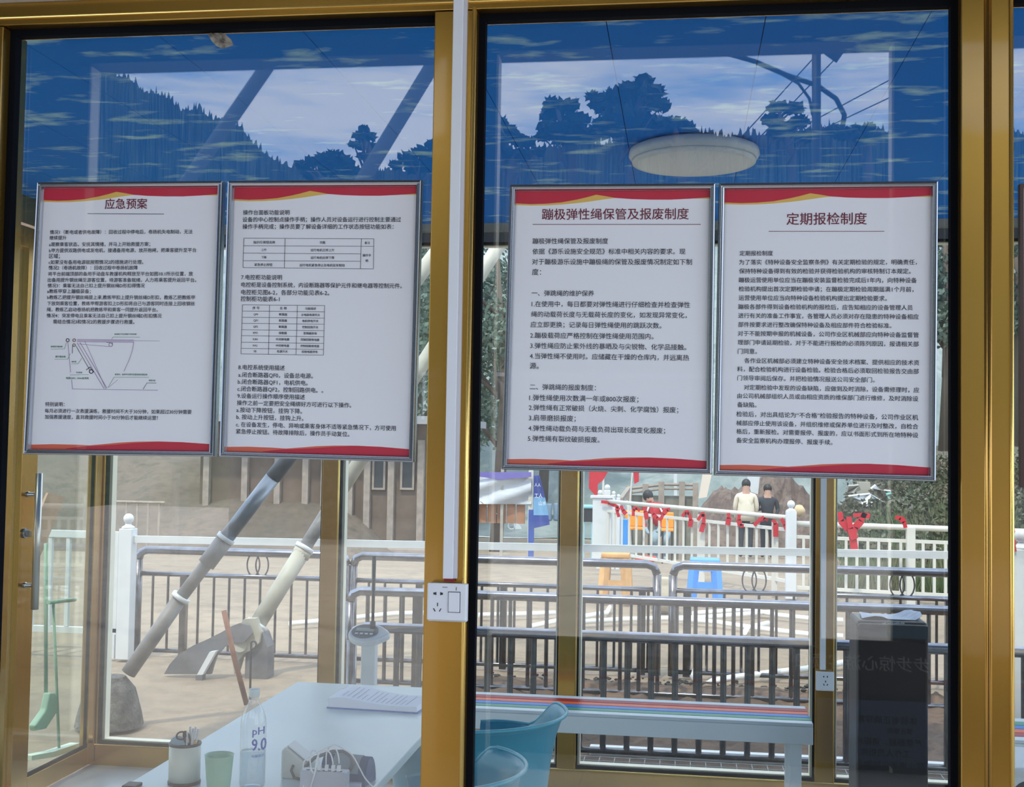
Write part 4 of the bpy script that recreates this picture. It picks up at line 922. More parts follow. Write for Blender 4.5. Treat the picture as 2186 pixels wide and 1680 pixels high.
q_ = thing('ball_post', 'white ball topped post where the two ribbon fences meet', 'post', PB)
ball_post(q_, PB.x, PB.y, .93, .11)
def ribbon(pts, Y, w_, label):
    mb = MB(); P = [at(a_, b_, Y=Y(i) if callable(Y) else Y) for i, (a_, b_) in enumerate(pts)]
    for i in range(len(P)-1):
        d = (P[i+1]-P[i]); d.normalize(); mb.bar(P[i]-d*.004, P[i+1]+d*.004, w_*(1 if i % 2 else .7), .012, up=(0, 1, 0))
    tag(mb.build('red_ribbon', redcloth), label, 'ribbon', 'red ribbons tied on the white fence')
RB = [([(1284,1071),(1300,1073),(1312,1078)], 16.5), ([(1312,1078),(1320,1083),(1317,1090),(1321,1103)], 15.9), ([(1326,1080),(1330,1090),(1336,1097)], 15.8), ([(1352,1101),(1352,1088),(1358,1084),(1366,1090)], 15.6), ([(1374,1083),(1378,1092),(1381,1108)], 15.4), ([(1390,1084),(1394,1098),(1402,1106),(1411,1109)], 15.2), ([(1411,1108),(1416,1097),(1424,1088),(1430,1087)], 15.0), ([(1457,1102),(1463,1094),(1470,1094),(1475,1110),(1473,1124)], 14.9), ([(1490,1110),(1498,1098),(1503,1098),(1502,1118),(1497,1135)], 14.7), ([(1555,1096),(1556,1106),(1553,1120)], 14.3), ([(1578,1099),(1577,1110),(1580,1122),(1610,1122)], 14.1), ([(1610,1121),(1622,1110),(1628,1108)], 13.9), ([(1650,1110),(1656,1118),(1656,1145)], 13.6), ([(1668,1108),(1676,1120),(1688,1148)], 13.5),
      ([(1793,1094),(1796,1112),(1812,1130),(1820,1145),(1824,1172)], 13.0), ([(1846,1096),(1838,1112),(1826,1126),(1822,1145)], 13.0), ([(1812,1104),(1816,1128),(1824,1150)], 12.98), ([(1822,1100),(1840,1099),(1856,1102)], 13.0), ([(1912,1104),(1922,1106),(1930,1114),(1933,1126)], 12.95), ([(1620,1110),(1632,1104),(1640,1108)], 13.8)]
RL = ['knot at the far pillar of the white fence', 'long hanging tail just right of the far pillar', 'short tail beside the long one near the far pillar', 'loop above the left orange chair', 'straight tail left of the person in the red vest', 'draped tail under the person in the red vest', 'rising end right of the person in the red vest', 'arched ribbon over the first fence post', 'thick tail left of the cream jacket person', 'thin tail left of the cream jacket', 'ribbon running level below the cream jacket', 'ribbon end rising below the dark clothed person', 'tail hanging from the last rail end before the ball post', 'ribbon slanting across the ball post',
 'longest tail of the red bow on the right fence', 'right arm of the red bow on the right fence', 'middle strand of the red bow on the right fence', 'strand lying along the top rail beside the red bow', 'arched ribbon on the fence post right of the bow', 'short knot left of the ball post']
for i, (pts, Yr) in enumerate(RB): ribbon(pts, Yr-.05, .055 if i not in (14, 15, 16) else .075, 'red ribbon, '+RL[i])
# ribbon by right post
ribbon([(2147,1128),(2158,1126),(2166,1176)], 7.29, .02, 'short red ribbon beside the right white post')

# ---- stools, sack
def stool(name, label, px0, px1, pyt, pyb, Y, mt, wood=False):
    a_, b_ = at(px0, pyt, Y=Y), at(px1, pyt, Y=Y); zb_ = terr(a_.x, Y)+.02; w_ = b_.x-a_.x; c_ = (a_.x+b_.x)/2; h_ = a_.z
    t = thing(name, label, 'stool', (c_, Y, zb_))
    MB().box(a_.x, b_.x, Y-w_/2, Y+w_/2, h_-.05, h_).build('seat', mt, t, bevel=.015)
    MB().ring(a_.x+.02, b_.x-.02, zb_+.001+(h_-zb_)*.32, h_-.051, Y-w_/2+.02, Y-w_/2+.03, .05, .07).build('skirt', mt, t)
    for sx in (-1, 1):
        for sy in (-1, 1):
            MB().bar((c_+sx*(w_/2-.045), Y+sy*(w_/2-.045), h_-.052), (c_+sx*(w_/2-.015), Y+sy*(w_/2-.015), zb_), .075, .075).build('leg', mt, t)
    return t
stool('plastic_stool', 'bright blue plastic stool behind the far steel railing', 1473, 1537, 1191, 1258, 12.9, blue_m)
stool('wooden_stool', 'yellow wooden stool left of the blue stool', 1285, 1345, 1178, 1252, 12.6, sand)
p = at(1418, 1257, Y=12.0); sk = MB().lathe([(.03, 0), (.13, .02), (.15, .12), (.12, .24), (.09, .27), (.11, .32), (.05, .33)], (p.x, 12, 0), 14)
tag(sk.build('cloth_sack', mat('tan_sack', (.42, .36, .27), rough=.9, bump=.6, bscale=15), None, smooth=True), 'tan cloth sack on the ground between the two stools', 'sack')

# ---- pipes on the ground
PIPES = [[(618,1331),(660,1328),(720,1322),(780,1316),(840,1310),(915,1308)], [(1022,1313),(1100,1311),(1185,1308)], [(1130,1338),(1190,1325),(1245,1316),(1295,1308),(1302,1296)], [(1245,1327),(1330,1322),(1400,1320),(1500,1318),(1600,1310),(1650,1306)], [(1480,1309),(1566,1303),(1600,1302),(1660,1313),(1728,1320),(1800,1324)], [(1450,1322),(1530,1328),(1587,1337),(1660,1346),(1728,1354),(1800,1358)], [(1488,1420),(1480,1444),(1493,1459),(1520,1455),(1566,1446),(1640,1437),(1720,1428),(1815,1412)], [(1590,1350),(1596,1340),(1640,1330)]]
PL = ['white plastic pipe on the ground behind the slanting poles and the scale', 'short white pipe left of the second rear post', 'white pipe with raised end left of the blue stool', 'long white pipe lying nearly level below the blue stool', 'white pipe bowed upward right of the blue stool', 'white pipe sloping down to the right toward the rear socket post', 'curled thick white pipe nearest to the soil', 'short stub of white pipe under the blue stool']
for pts, lb in zip(PIPES, PL):
    P3 = [at(a_, b_, Z=.035) for a_, b_ in pts]
    tag(MB().tube(P3, .022, 10).build('plastic_pipe', pvc, None, smooth=True), lb, 'pipe', 'white plastic pipes on the ground')

# ---- bungee tower poles, footing, bracket
YP = 6.45
A0, A1 = at(274, 1437, Y=YP), at(610, 985, Y=YP+.2); A2 = at(1075, 350, Y=YP+.6)
pa = thing('slanting_pole', 'grey slanting steel pole rising from the concrete block', 'pole', A0, 'slanting tower poles')
d = (A1-A0).normalized()
MB().tube([A0, at(384, 1278, Y=YP+.07)], .042, 18).build('lower_tube', pole_m, pa, smooth=True)
MB().tube([at(384, 1278, Y=YP+.07), at(480, 1152, Y=YP+.13)], .036, 18).build('middle_tube', pole_m, pa, smooth=True)
MB().tube([at(440, 1205, Y=YP+.1), at(480, 1152, Y=YP+.13)], .050, 18).build('coupling', pole_m, pa, smooth=True)
MB().tube([at(480, 1152, Y=YP+.13), at(582, 1020, Y=YP+.19)], .043, 18).build('upper_tube', mat('blue_grey_tube', (.30, .32, .36), rough=.3, metal=.5, var=.3, vscale=6), pa, smooth=True)
MB().tube([at(582, 1020, Y=YP+.19), A1, at(640, 946, Y=YP+.22)], .044, 18).build('sleeve', pole_k, pa, smooth=True)
MB().tube([at(640, 946, Y=YP+.22), at(913, 563, Y=YP+.4), A2, at(1075, 350, Y=YP+.6)+(A2-A1)*1.2], .043, 18).build('top_tube', pole_b, pa, smooth=True)
for (a_, b_, yo) in ((386, 1275, .07), (482, 1149, .13)):
    q_ = at(a_, b_, Y=YP+yo); MB().tube([q_-d*.012, q_+d*.012], .054, 18).build('collar', white_p, pa, smooth=True)
bl = MB()
bxl, bxr = at(206, 1500, Y=YP).x, at(292, 1500, Y=YP).x
bl.lathe([(.30, 0), (.28, .1), (.22, .30), (.13, .40), (.02, .41)], (0, 0, 0), 12)
o = bl.build('concrete_footing', mat('dark_wet_concrete', (.13, .12, .11), rough=.8, var=.6, bump=1, bscale=25), None, smooth=False); o.location = ((bxl+bxr)/2-.03, YP-.02, 0); o.scale = (.62, .6, (A0.z-.01)/.41)
tag(o, 'dark rough concrete footing under the left slanting pole', 'concrete block')
YQ = 8.05
B0 = at(548, 1335, Y=YQ); Bd = at(1055, 540, Y=YQ+.9)
pbm = thing('slanting_pole', 'cream slanting steel pole rising from the curved bracket', 'pole', B0, 'slanting tower poles')
q1_ = at(650, 1170, Y=YQ+.19)
MB().tube([B0, q1_], .058, 18).build('lower_tube', mat('green_cream_pole', (.44, .42, .34), rough=.5, var=.25, vscale=4), pbm, smooth=True)
MB().tube([q1_, at(700, 1090, Y=YQ+.26)], .046, 18).build('middle_tube', pole_m, pbm, smooth=True)
MB().tube([at(700, 1090, Y=YQ+.26), Bd, Bd+(Bd-B0)*.9], .052, 18).build('top_tube', pole_b, pbm, smooth=True)
d2 = (q1_-B0).normalized(); MB().tube([q1_-d2*.015, q1_+d2*.015], .070, 18).build('collar', white_p, pbm, smooth=True); MB().tube([B0-d2*.01, B0+d2*.02], .078, 18).build('collar', white_p, pbm, smooth=True)
MB().tube([at(640, 1188, Y=YQ+.18), q1_], .064, 18).build('coupling', MATS['green_cream_pole'], pbm, smooth=True)
brk = thing('pole_bracket', 'grey curved steel bracket plate holding the cream pole', 'bracket', at(480, 1440, Y=YQ-.1))
gm = mat('galvanised_grey', (.17, .17, .185), rough=.5, metal=.3, var=.25, vscale=7)
pl_ = [(350,1439),(362,1418),(380,1398),(412,1378),(440,1366),(472,1350),(496,1336),(512,1330),(530,1335),(538,1352),(520,1372),(495,1372),(478,1382),(462,1400),(455,1420),(450,1439)]
MB().prism([at(a_, b_, Y=YQ-.14) for a_, b_ in pl_], (0, .03, 0)).build('side_plate', gm, brk)
pl2 = [(500,1352),(520,1322),(546,1320),(556,1350),(553,1372),(535,1388),(520,1396),(508,1410),(500,1439),(494,1400)]
MB().prism([at(a_, b_, Y=YQ-.10) for a_, b_ in pl2], (0, .12, 0)).build('socket_body', MATS['green_cream_pole'], brk)
MB().prism([at(a_, b_, Y=YQ-.07) for a_, b_ in ((522,1452),(524,1400),(540,1372),(552,1345),(560,1352),(571,1382),(570,1450))], (0, .14, 0)).build('stand', gm, brk)
MB().prism([at(a_, b_, Y=YQ-.2) for a_, b_ in ((420,1441),(447,1392),(461,1390),(432,1441))], (0, .05, 0)).build('strut', white_p, brk)
MB().prism([at(a_, b_, Y=YQ-.2) for a_, b_ in ((418,1442),(432,1442),(431,1455),(417,1454))], (0, .06, 0)).build('strut_foot', gm, brk)
MB().tube([at(512, 1378, Y=YQ-.12), at(512, 1378, Y=YQ-.10)], .045, 20).build('pin', MATS['green_cream_pole'], brk)
a_, b_ = at(478, 1303, Y=7.1), at(527, 1492, Y=7.1)
tag(MB().tube([a_, a_.lerp(b_, .5)+Vector((-.012, 0, 0)), Vector((b_.x, 7.1, .0))], .016, 10).build('rusty_rod', rust, None, smooth=True), 'leaning rusty steel rod between the two slanting poles', 'rod')
a_ = at(534, 1482, Y=7.25); b_ = at(536, 1376, Y=7.25)
hk = MB().tube([(a_.x, 7.25, 0), b_]+[at(541+6*math.cos(t), 1376-8*math.sin(t), Y=7.25) for t in [PI*(1-i/7) for i in range(1, 13)]], .007, 8)
tag(hk.build('hook_rod', black_m, None, smooth=True), 'thin black rod with a curled hook behind the bottle cap', 'rod')

# ---- broom, dustpan, board by the side door (outside)
XO = XL-.14
gsoft = mat('sage_green_plastic', (.35, .52, .42), rough=.4)
dp = thing('long_dustpan', 'sage green dustpan on a long handle outside the side door', 'dustpan', at(85, 1560, X=XO))
MB().tube([at(98, 1160, X=XO), at(98, 1482, X=XO)], .009, 10).build('handle', gsoft, dp, smooth=True)
MB().prism([at(a_, b_, X=XO) for a_, b_ in ((92,1478),(104,1478),(112,1500),(108,1520),(85,1555),(62,1560),(60,1548),(84,1515))], (.035, 0, 0)).build('pan', gsoft, dp, bevel=.008)
br = thing('floor_broom', 'green broom with a T shaped grip leaning outside the side door', 'broom', at(130, 1600, X=XO))
MB().tube([at(114, 1290, X=XO+.03), at(126, 1596, X=XO+.03)], .007, 10).build('handle', gsoft, br, smooth=True)
MB().tube([at(103, 1286, X=XO+.03), at(160, 1280, X=XO+.03)], .010, 10).build('grip', gsoft, br, smooth=True)
MB().prism([at(a_, b_, X=XO+.01) for a_, b_ in ((46,1612),(95,1603),(150,1585),(152,1590),(140,1600),(95,1615),(46,1622))], (.05, 0, 0)).build('head', mat('pale_green_white', (.62, .74, .64), rough=.5), br)
bd = MB().prism([at(a_, b_, X=XL-.3) for a_, b_ in ((103,1052),(140,1061),(-28,1455),(-62,1438))], (-.012, 0, 0)); tag(bd.build('cardboard_sign', mat('salmon_board', (.62, .40, .28), rough=.7, var=.15, vscale=9)), 'salmon coloured board tilted behind the door pull', 'board')

# ---- far background left: building and bank
bz = lambda x, y: terr(x, y)
YBd = 23.0
xb0, xb1 = X(425, 1100, YBd), X(925, 1100, YBd); zb_ = terr(-4, YBd)-.05; zt_ = at(800, 905, Y=YBd).z
bu = thing('shed_building', 'long brown plastered shed with pale pilasters behind the slanting poles', 'building', ((xb0+xb1)/2, YBd, zb_))
bm_ = mat('brown_plaster', (.20, .145, .11), rough=.9, var=.3, vscale=1.2); pil = mat('pale_pilaster', (.36, .30, .25), rough=.8, var=.2)
MB().box(xb0, xb1, YBd, YBd+4, zb_, zt_).build('wall', bm_, bu)
for px_ in (438, 520, 590, 650, 690, 745, 782, 833, 896): q_ = X(px_, 1100, YBd-.1); MB().box(q_-.06, q_+.06, YBd-.12, YBd-.001, zb_, zt_-.3).build('pilaster', pil, bu)
for (x0_, x1_2) in ((795, 822), (855, 884)):
    a_, b_ = at(x0_, 985, Y=YBd-.05), at(x1_2, 1046, Y=YBd-.05); a_.z += .35
    wn = MB().ring(a_.x, b_.x, b_.z, a_.z, YBd-.06, YBd-.001, .04).build('window_frame', pil, bu); MB().box(a_.x+.04, b_.x-.04, YBd-.03, YBd-.02, b_.z+.04, a_.z-.04).build('pane', mat('dark_window', (.05, .055, .06), rough=.2), wn)
MB().box(xb0, xb1, YBd-.5, YBd-.13, zb_, zb_+.25).build('plinth', pil, bu)
MB().box(xb0-.3, xb1+.3, YBd-.6, YBd+4.3, zt_+.001, zt_+.15).build('roof', mat('grey_roof', (.30, .30, .31), rough=.7), bu)
# earth bank left
bank = field('earth_bank', lambda y: -17-.2*(y-20), lambda y: -4.2-.20*(y-20), 40, [19.5+.5*i for i in range(20)], lambda x, y: terr(x, y)-.15+2.6*smooth(19.5, 27, y)*smooth(-4.2-.2*(y-20), -6.2-.2*(y-20), x)+.15*noise.noise(Vector((x, y, 0))), gmat('brown_bank', (.13, .10, .075), (.17, .13, .10), (.09, .08, .06), .6, 4))
tag(bank, 'brown earth bank left of the shed', 'bank', kind='structure')
fr = thing('far_railing', 'small pale railing on the earth bank at the far left', 'railing', (X(290, 1100, 20), 20, terr(-7, 20)))
za_ = at(290, 1072, Y=20).z; xa_, xb_ = X(236, 1072, 20), X(352, 1072, 20)
MB().tube([(xa_, 20, za_), (xb_, 20, za_)], .025, 8).build('top_rail', pil, fr)
for i in range(5): q_ = xa_+(xb_-xa_)*(i+.5)/5; MB().tube([(q_, 20, terr(q_, 20)-.1), (q_, 20, za_)], .02, 6).build('upright', pil, fr)

# ---- stall with tarp, banner
YS = 21.0
st = thing('market_stall', 'rough stall with plastic sheet, brown boards and posts beyond the path', 'stall', (X(1085, 1120, YS), YS, terr(-4, YS)))
zt0 = terr(-3.5, YS)
for px_, w_, top_, mt_ in ((1073, .05, 1000, beam_grey), (1134, .075, 995, mat('old_white_post', (.62, .60, .52), rough=.7)), (1020, .05, 1000, beam_grey)):
    q_ = at(px_, top_, Y=YS); MB().box(q_.x-w_/2, q_.x+w_/2, YS-w_/2, YS+w_/2, zt0, q_.z).build('post', mt_, st)
q_ = at(1134, 1088, Y=YS-.05); MB().box(q_.x-.045, q_.x+.045, YS-.05, YS+.045, zt0, q_.z).build('painted_foot', mat('deep_blue', (.05, .10, .38), rough=.5), st)
a_, b_ = at(1000, 1072, Y=YS+.1), at(1122, 1118, Y=YS+.1)
nb = 6
for i in range(nb):
    x0_ = a_.x+(b_.x-a_.x)*i/nb; MB().box(x0_+.01, x0_+(b_.x-a_.x)/nb-.01, YS+.06, YS+.1, b_.z, a_.z-.02*(i % 2)).build('board', mat('brown_board', (.42, .21, .12), rough=.8, var=.25, vscale=3), st)
# sagging sheet
vs = []; fs = []; nu, nv = 16, 8
for j in range(nv+1):
    for i in range(nu+1):
        u, v = i/nu, j/nv; px_ = 1000+134*u; top_ = 1012+6*math.sin(PI*((u*2) % 1)); py_ = top_+(1076-top_)*v
        q_ = at(px_, py_, Y=YS-.06+.05*math.sin(v*9+u*7)); vs.append(q_)
for j in range(nv):
    for i in range(nu): k0 = j*(nu+1)+i; fs.append((k0, k0+1, k0+nu+2, k0+nu+1))
MB().add(vs, fs).build('plastic_sheet', mat('grey_white_sheet', (.55, .57, .60), rough=.3, var=.2, vscale=2), st, smooth=True)
MB().prism([at(1000, 1008, Y=YS-.12), at(1134, 1008, Y=YS-.12), at(1134, 1018, Y=YS-.12), at(1067, 1024, Y=YS-.12), at(1000, 1014, Y=YS-.12)], (0, .02, 0)).build('purple_valance', mat('violet_tarp', (.16, .13, .40), rough=.5), st)
# banner
vs = []; fs = []; nu, nv = 8, 12
for j in range(nv+1):
    for i in range(nu+1):
        u, v = i/nu, j/nv; right = 1152+22*math.sin(PI*min(1, v*1.2)*.5)-4*math.sin(v*3); px_ = 1139+(right-1139)*u; py_ = 1015+(1128-1015)*v-(8*u*(v > .85))
        vs.append(at(px_, py_, Y=YS-.2+.12*math.sin(u*3)))
for j in range(nv):
    for i in range(nu): k0 = j*(nu+1)+i; fs.append((k0, k0+1, k0+nu+2, k0+nu+1))
bn = thing('banner', 'curled blue banner with white characters hanging on the stall post', 'banner', at(1150, 1128, Y=YS-.2))
mbn = MB(); mbn.add(vs, fs); mbn.mi = [0 if (k0//nu) < 5 else (1 if (k0//nu) < 9 else 0) for k0 in range(len(fs))]
mbn.build('cloth', [mat('banner_blue', (.07, .10, .36), rough=.6), mat('banner_sky', (.25, .48, .70), rough=.6)], bn, smooth=True)
def flat_conv(Y):
    def f(vs, x0, x1, p0, p1, yc):
        A = at(p0, yc, Y=Y); B = at(p1, yc, Y=Y); k2 = (B.x-A.x)/(x1-x0); return [(A.x+(v[0]-x0)*k2, Y, A.z+(v[1]-.36)*k2*1.2) for v in vs]
    return f
text_block([('人人', 1141, 1154, 1035), ('工人', 1141, 1158, 1058), ('山水', 1150, 1166, 1074)], 'lettering', white_p, bn, flat_conv(YS-.24), .02)
p = at_ground(1098, 1132); rl_ = thing('cable_reel', 'small white coiled hose on the path by the stall', 'hose', p)
for i in range(3): MB().tube([(p.x-.1+.12*math.cos(t), p.y+.03*i, p.z+.14+.12*math.sin(t)) for t in [2*PI*k2/16 for k2 in range(16)]], .02, 6, closed=True).build('coil', white_p, rl_, smooth=True)
MB().prism([(p.x, p.y, p.z), (p.x+.28, p.y, p.z), (p.x+.18, p.y, p.z+.16), (p.x+.06, p.y, p.z+.24)], (0, .12, 0)).build('cover', white_p, rl_)
tag(MB().tube([at(1025, 1070, Y=YS-1), Vector((p.x, p.y, p.z+.1))], .008, 6).build('guy_rope', white_p), 'thin white guy rope running from the stall to the hose', 'rope')
for i, (px_, col_) in enumerate(((1172, 0), (1187, 0))):
    p = at_ground(px_, 1112); tag(MB().lathe([(.09, 0), (.10, .05), (.09, .3), (.10, .55), (.08, .6)], p, 16).build('barrel', mat('slate_blue_barrel', (.20, .28, .38), rough=.5), None, smooth=True), 'slate blue barrel at the end of the path, %s of two' % ('left' if i == 0 else 'right'), 'barrel', 'slate blue barrels')

# ---- playground stuff
YK = 24.0
p = at(1258, 1108, Y=YK); ct = thing('cyan_cart', 'cart with a light blue top left of the white pillar', 'cart', (p.x, YK, terr(p.x, YK)))
zt_ = at(1255, 1078, Y=YK).z; x0_, x1_2 = X(1244, 1080, YK), X(1270, 1080, YK); z0_ = terr(p.x, YK)+.02
MB().box(x0_, x1_2, YK-.2, YK+.2, zt_-.06, zt_).build('top', mat('light_cyan', (.25, .55, .62), rough=.4), ct, bevel=.02)
MB().box(x0_+.03, x1_2-.03, YK-.17, YK+.17, zt_-.32, zt_-.061).build('bin', black_m, ct)
for xx in (x0_+.04, x1_2-.04): MB().box(xx-.015, xx+.015, YK-.15, YK-.12, z0_, zt_-.321).build('leg', MATS['light_cyan'], ct)
# flags
def flag(label, pole, cloth, Y):
    t = thing('red_flag', label, 'flag', at(*pole[0], Y=Y), 'red flags on thin poles')
    MB().tube([at(*pole[0], Y=Y), at(*pole[1], Y=Y)], .018, 6).build('pole', MATS['cream_white_metal'], t)
    MB().prism([at(a_, b_, Y=Y-.02) for a_, b_ in cloth], (0, .02, 0)).build('cloth', redcloth, t)
flag('larger red flag hanging left of the white balustrade', [(1287, 1185), (1288, 985)], [(1258,1000),(1288,1000),(1298,1006),(1288,1024),(1276,1034),(1275,1060),(1268,1055),(1257,1042)], 18.0)
flag('smaller red flag on a leaning pole above the concrete rail', [(1340, 1128), (1352, 985)], [(1352,1005),(1364,1008),(1364,1028),(1354,1033)], 24.5)
# stepped balustrade with ball finials
YV = 19.5
sb = thing('stepped_balustrade', 'white stepped balustrade topped with balls behind the ribbon fence', 'balustrade', at(1300, 1150, Y=YV))
zz0 = terr(at(1300, 1100, Y=YV).x, YV)
for (x0_, x1_2, t_, ball) in ((1275, 1288, 1056, 1), (1289, 1304, 1046, 1), (1305, 1315, 1056, 1), (1316, 1325, 1062, 1)):
    a_, b_ = at(x0_, t_, Y=YV), at(x1_2, t_, Y=YV); MB().box(a_.x, b_.x-.005, YV-.06, YV+.06, zz0, a_.z).build('pier', white_p, sb, bevel=.01)
    r_ = (b_.x-a_.x)*.42; MB().sph(((a_.x+b_.x)/2, YV, a_.z+r_*.9), r_, 14).build('ball', white_p, sb, smooth=True)
YV2 = 27
q_ = at(1338, 1078, Y=YV2); z0_ = terr(q_.x, YV2)
tag(MB().lathe([(.15, 0), (.2, .25), (.12, .3), (.09, (q_.z-z0_)*.6), (.16, (q_.z-z0_)*.75), (.10, (q_.z-z0_)*.97), (.02, q_.z-z0_+.1)], (q_.x, YV2, z0_), 16).build('stone_lantern', mat('pale_stone', (.55, .55, .52), rough=.8), None, smooth=True), 'pale dome topped stone lantern behind the ribbon fence', 'lantern')
# concrete rail on slope
YCn = 30
cr_ = thing('concrete_rail', 'cream concrete guard rail on a block wall behind the crouching person', 'guard rail', at(1410, 1075, Y=YCn))
pts = [(1343,1043),(1410,1035),(1415,1034),(1485,1035)]
MB().tube([at(a_, b_, Y=YCn) for a_, b_ in pts], .045, 6).build('top_rail', pil, cr_)
MB().tube([at(a_, b_+9, Y=YCn) for a_, b_ in pts], .035, 6).build('lower_rail', pil, cr_)
for a_, b_ in ((1343,1041),(1378,1037),(1412,1032),(1456,1032),(1485,1035)): q_ = at(a_, b_, Y=YCn); MB().box(q_.x-.07, q_.x+.07, YCn-.07, YCn+.07, terr(q_.x, YCn), q_.z+.05).build('post', pil, cr_)
a_, b_ = at(1343, 1052, Y=YCn+.2), at(1486, 1052, Y=YCn+.2); MB().box(a_.x, b_.x, YCn+.1, YCn+.4, terr(a_.x, YCn), a_.z-.05).build('block_wall', mat('mossy_blocks', (.30, .30, .25), rough=.9, var=.4, vscale=2), cr_)
MB().bar(at(1325, 1067, Y=YCn-4), at(1343, 1042, Y=YCn-1), .09, .09).build('slanting_rail', pil, cr_)
# orange seats
def oseat(label, px0, px1, py0, py1, Y):
    a_, b_ = at(px0, py0, Y=Y), at(px1, py1, Y=Y); z0_ = terr(a_.x, Y); om_ = mat('orange_plastic', (.90, .33, .03), rough=.4)
    t = thing('plastic_chair', label, 'chair', ((a_.x+b_.x)/2, Y, z0_), 'orange plastic chairs behind the ribbon fence')
    MB().box(a_.x, b_.x, Y+.12, Y+.16, b_.z+.02, a_.z).build('backrest', om_, t, bevel=.02)
    MB().box(a_.x, b_.x, Y-.22, Y+.16, b_.z-.03, b_.z+.015).build('seat', om_, t, bevel=.01)
    for xx in (a_.x+.03, b_.x-.03):
        for yy in (Y-.19, Y+.13): MB().tube([(xx, yy, z0_), (xx, yy, b_.z-.03)], .018, 6).build('leg', black_m, t)
oseat('orange plastic chair left of the crouching person', 1334, 1376, 1090, 1127, 25.0)
oseat('orange plastic chair right of the crouching person', 1412, 1438, 1094, 1130, 25.0)
p = at(1329, 1140, Y=24); tag(MB().box(p.x-.10, p.x+.10, 23.9, 24.1, terr(p.x, 24), at(1329, 1108, Y=24).z).build('blue_crate', blue_m, None, bevel=.01), 'tall blue crate left of the orange chairs', 'crate')
p = at(1378, 1150, Y=24.5); tag(MB().lathe([(.12, 0), (.2, .05), (.22, .14), (.2, .14), (.1, .05)], (p.x, 24.5, terr(p.x, 24.5)), 16).build('red_basin', mat('red_plastic', (.75, .07, .05), rough=.4), None, smooth=True), 'red basin on the ground under the orange chairs', 'basin')
# green mat
a_ = terr(1, 30)
gm_ = MB().prism([Vector((q.x, q.y, terr(q.x, q.y)+.02)) for q in (at_ground(1462, 1166), at_ground(1735, 1172), at_ground(1725, 1154), at_ground(1475, 1150))], (0, 0, .03))
tag(gm_.build('green_turf_mat', mat('artificial_turf', (.04, .26, .09), rough=.9)), 'green artificial turf mat behind the ribbon fence', 'mat')
# dirt mounds
def mound(name, px0, px1, pyt, Y, mt, label, dy=2.5, seed=1):
    a_, b_ = at(px0, pyt, Y=Y), at(px1, pyt, Y=Y); vs = []; fs = []; nu, nv = 44, 22; z0_ = -1.5
    for j in range(nv+1):
        for i in range(nu+1):
            u, v = i/nu, j/nv; x = a_.x+(b_.x-a_.x)*u; y = Y-dy+2*dy*v
            e_ = (math.sin(PI*u)**.45)*(math.sin(PI*v)**.6); hz = (a_.z-z0_)*e_*(.86+.35*noise.noise(Vector((x*.9, y*.9, seed)))+.15*noise.noise(Vector((x*4, y*4, seed))))
            vs.append((x, y, z0_+hz-.1))
    for j in range(nv):
        for i in range(nu): k0 = j*(nu+1)+i; fs.append((k0, k0+1, k0+nu+2, k0+nu+1))
    return tag(MB().add(vs, fs).build(name, mt), label, 'mound', kind='stuff')
dirt = gmat('dark_dirt', (.16, .11, .09), (.22, .16, .13), (.08, .06, .055), 1.2, 6)
mound('dirt_mound', 1450, 1860, 1000, 38, dirt, 'tall dark dirt mound behind the two standing people', 3)
mound('dirt_mound', 1690, 1900, 1178, 15.2, gmat('brown_dirt', (.30, .21, .15), (.24, .17, .12), (.15, .11, .08), 2, 9), 'low brown dirt heap behind the ribbon fence post', 1.2, 5)
# planks
def slab(px, Y, label, mt, nm='plank'):
    tag(MB().prism([at(a_, b_, Y=Y) for a_, b_ in px], (0, .05, 0)).build(nm, mt), label, 'board')
slab([(1502,1000),(1522,1000),(1509,1061),(1491,1064)], 27, 'pale leaning plank above the ribbon fence', mat('pale_plank', (.72, .62, .52), rough=.7))
slab([(1594,1000),(1624,1000),(1618,1055),(1603,1050),(1596,1025)], 36, 'white sheet board behind the standing people', white_p, 'white_board')
slab([(1438,1000),(1445,1000),(1447,1175),(1440,1175)], 32, 'narrow white stake above the concrete rail', white_p, 'stake')
# white tarps on slope
def rag(pts, Y, label, mt=white_p):
    tag(MB().prism([at(a_, b_, Y=Y+.4*((i*7) % 3)) for i, (a_, b_) in enumerate(pts)], (0, .15, .02)).build('tarp', mt), label, 'tarp', 'tarps dumped on the slope')
rag([(1812,1060),(1835,1057),(1858,1055),(1872,1064),(1895,1077),(1880,1078),(1852,1083),(1842,1072),(1822,1066)], 24, 'larger white tarp on the green slope')
rag([(1860,1044),(1870,1036),(1878,1046),(1903,1049),(1900,1052),(1872,1049)], 25, 'narrow white tarp strip above the larger tarp')
rag([(1812,1038),(1834,1036),(1838,1046),(1822,1052),(1808,1052)], 25, 'grey crumpled sheet left above the white tarp', beam_grey)
rag([(1893,1056),(1904,1053),(1908,1062),(1898,1066)], 24.6, 'small teal scrap right of the white tarp', mat('teal_scrap', (.12, .35, .30), rough=.6))
tag(MB().box(at(1833, 1040, Y=26).x, at(1858, 1040, Y=26).x, 26, 26.3, terr(4.5, 26)-.1, at(1845, 1029, Y=26).z).build('stone_block', mat('grey_stone', (.36, .34, .28), rough=.9)), 'grey stone block above the white tarp', 'block')
p = at(1706, 1090, Y=15); tag(MB().sph((p.x, 15, p.z), .07, 12, 1.0, .1).build('straw_hat', mat('straw', (.62, .47, .28), rough=.8), None, smooth=True), 'tan rounded cap on a stake beside the ball post', 'hat')

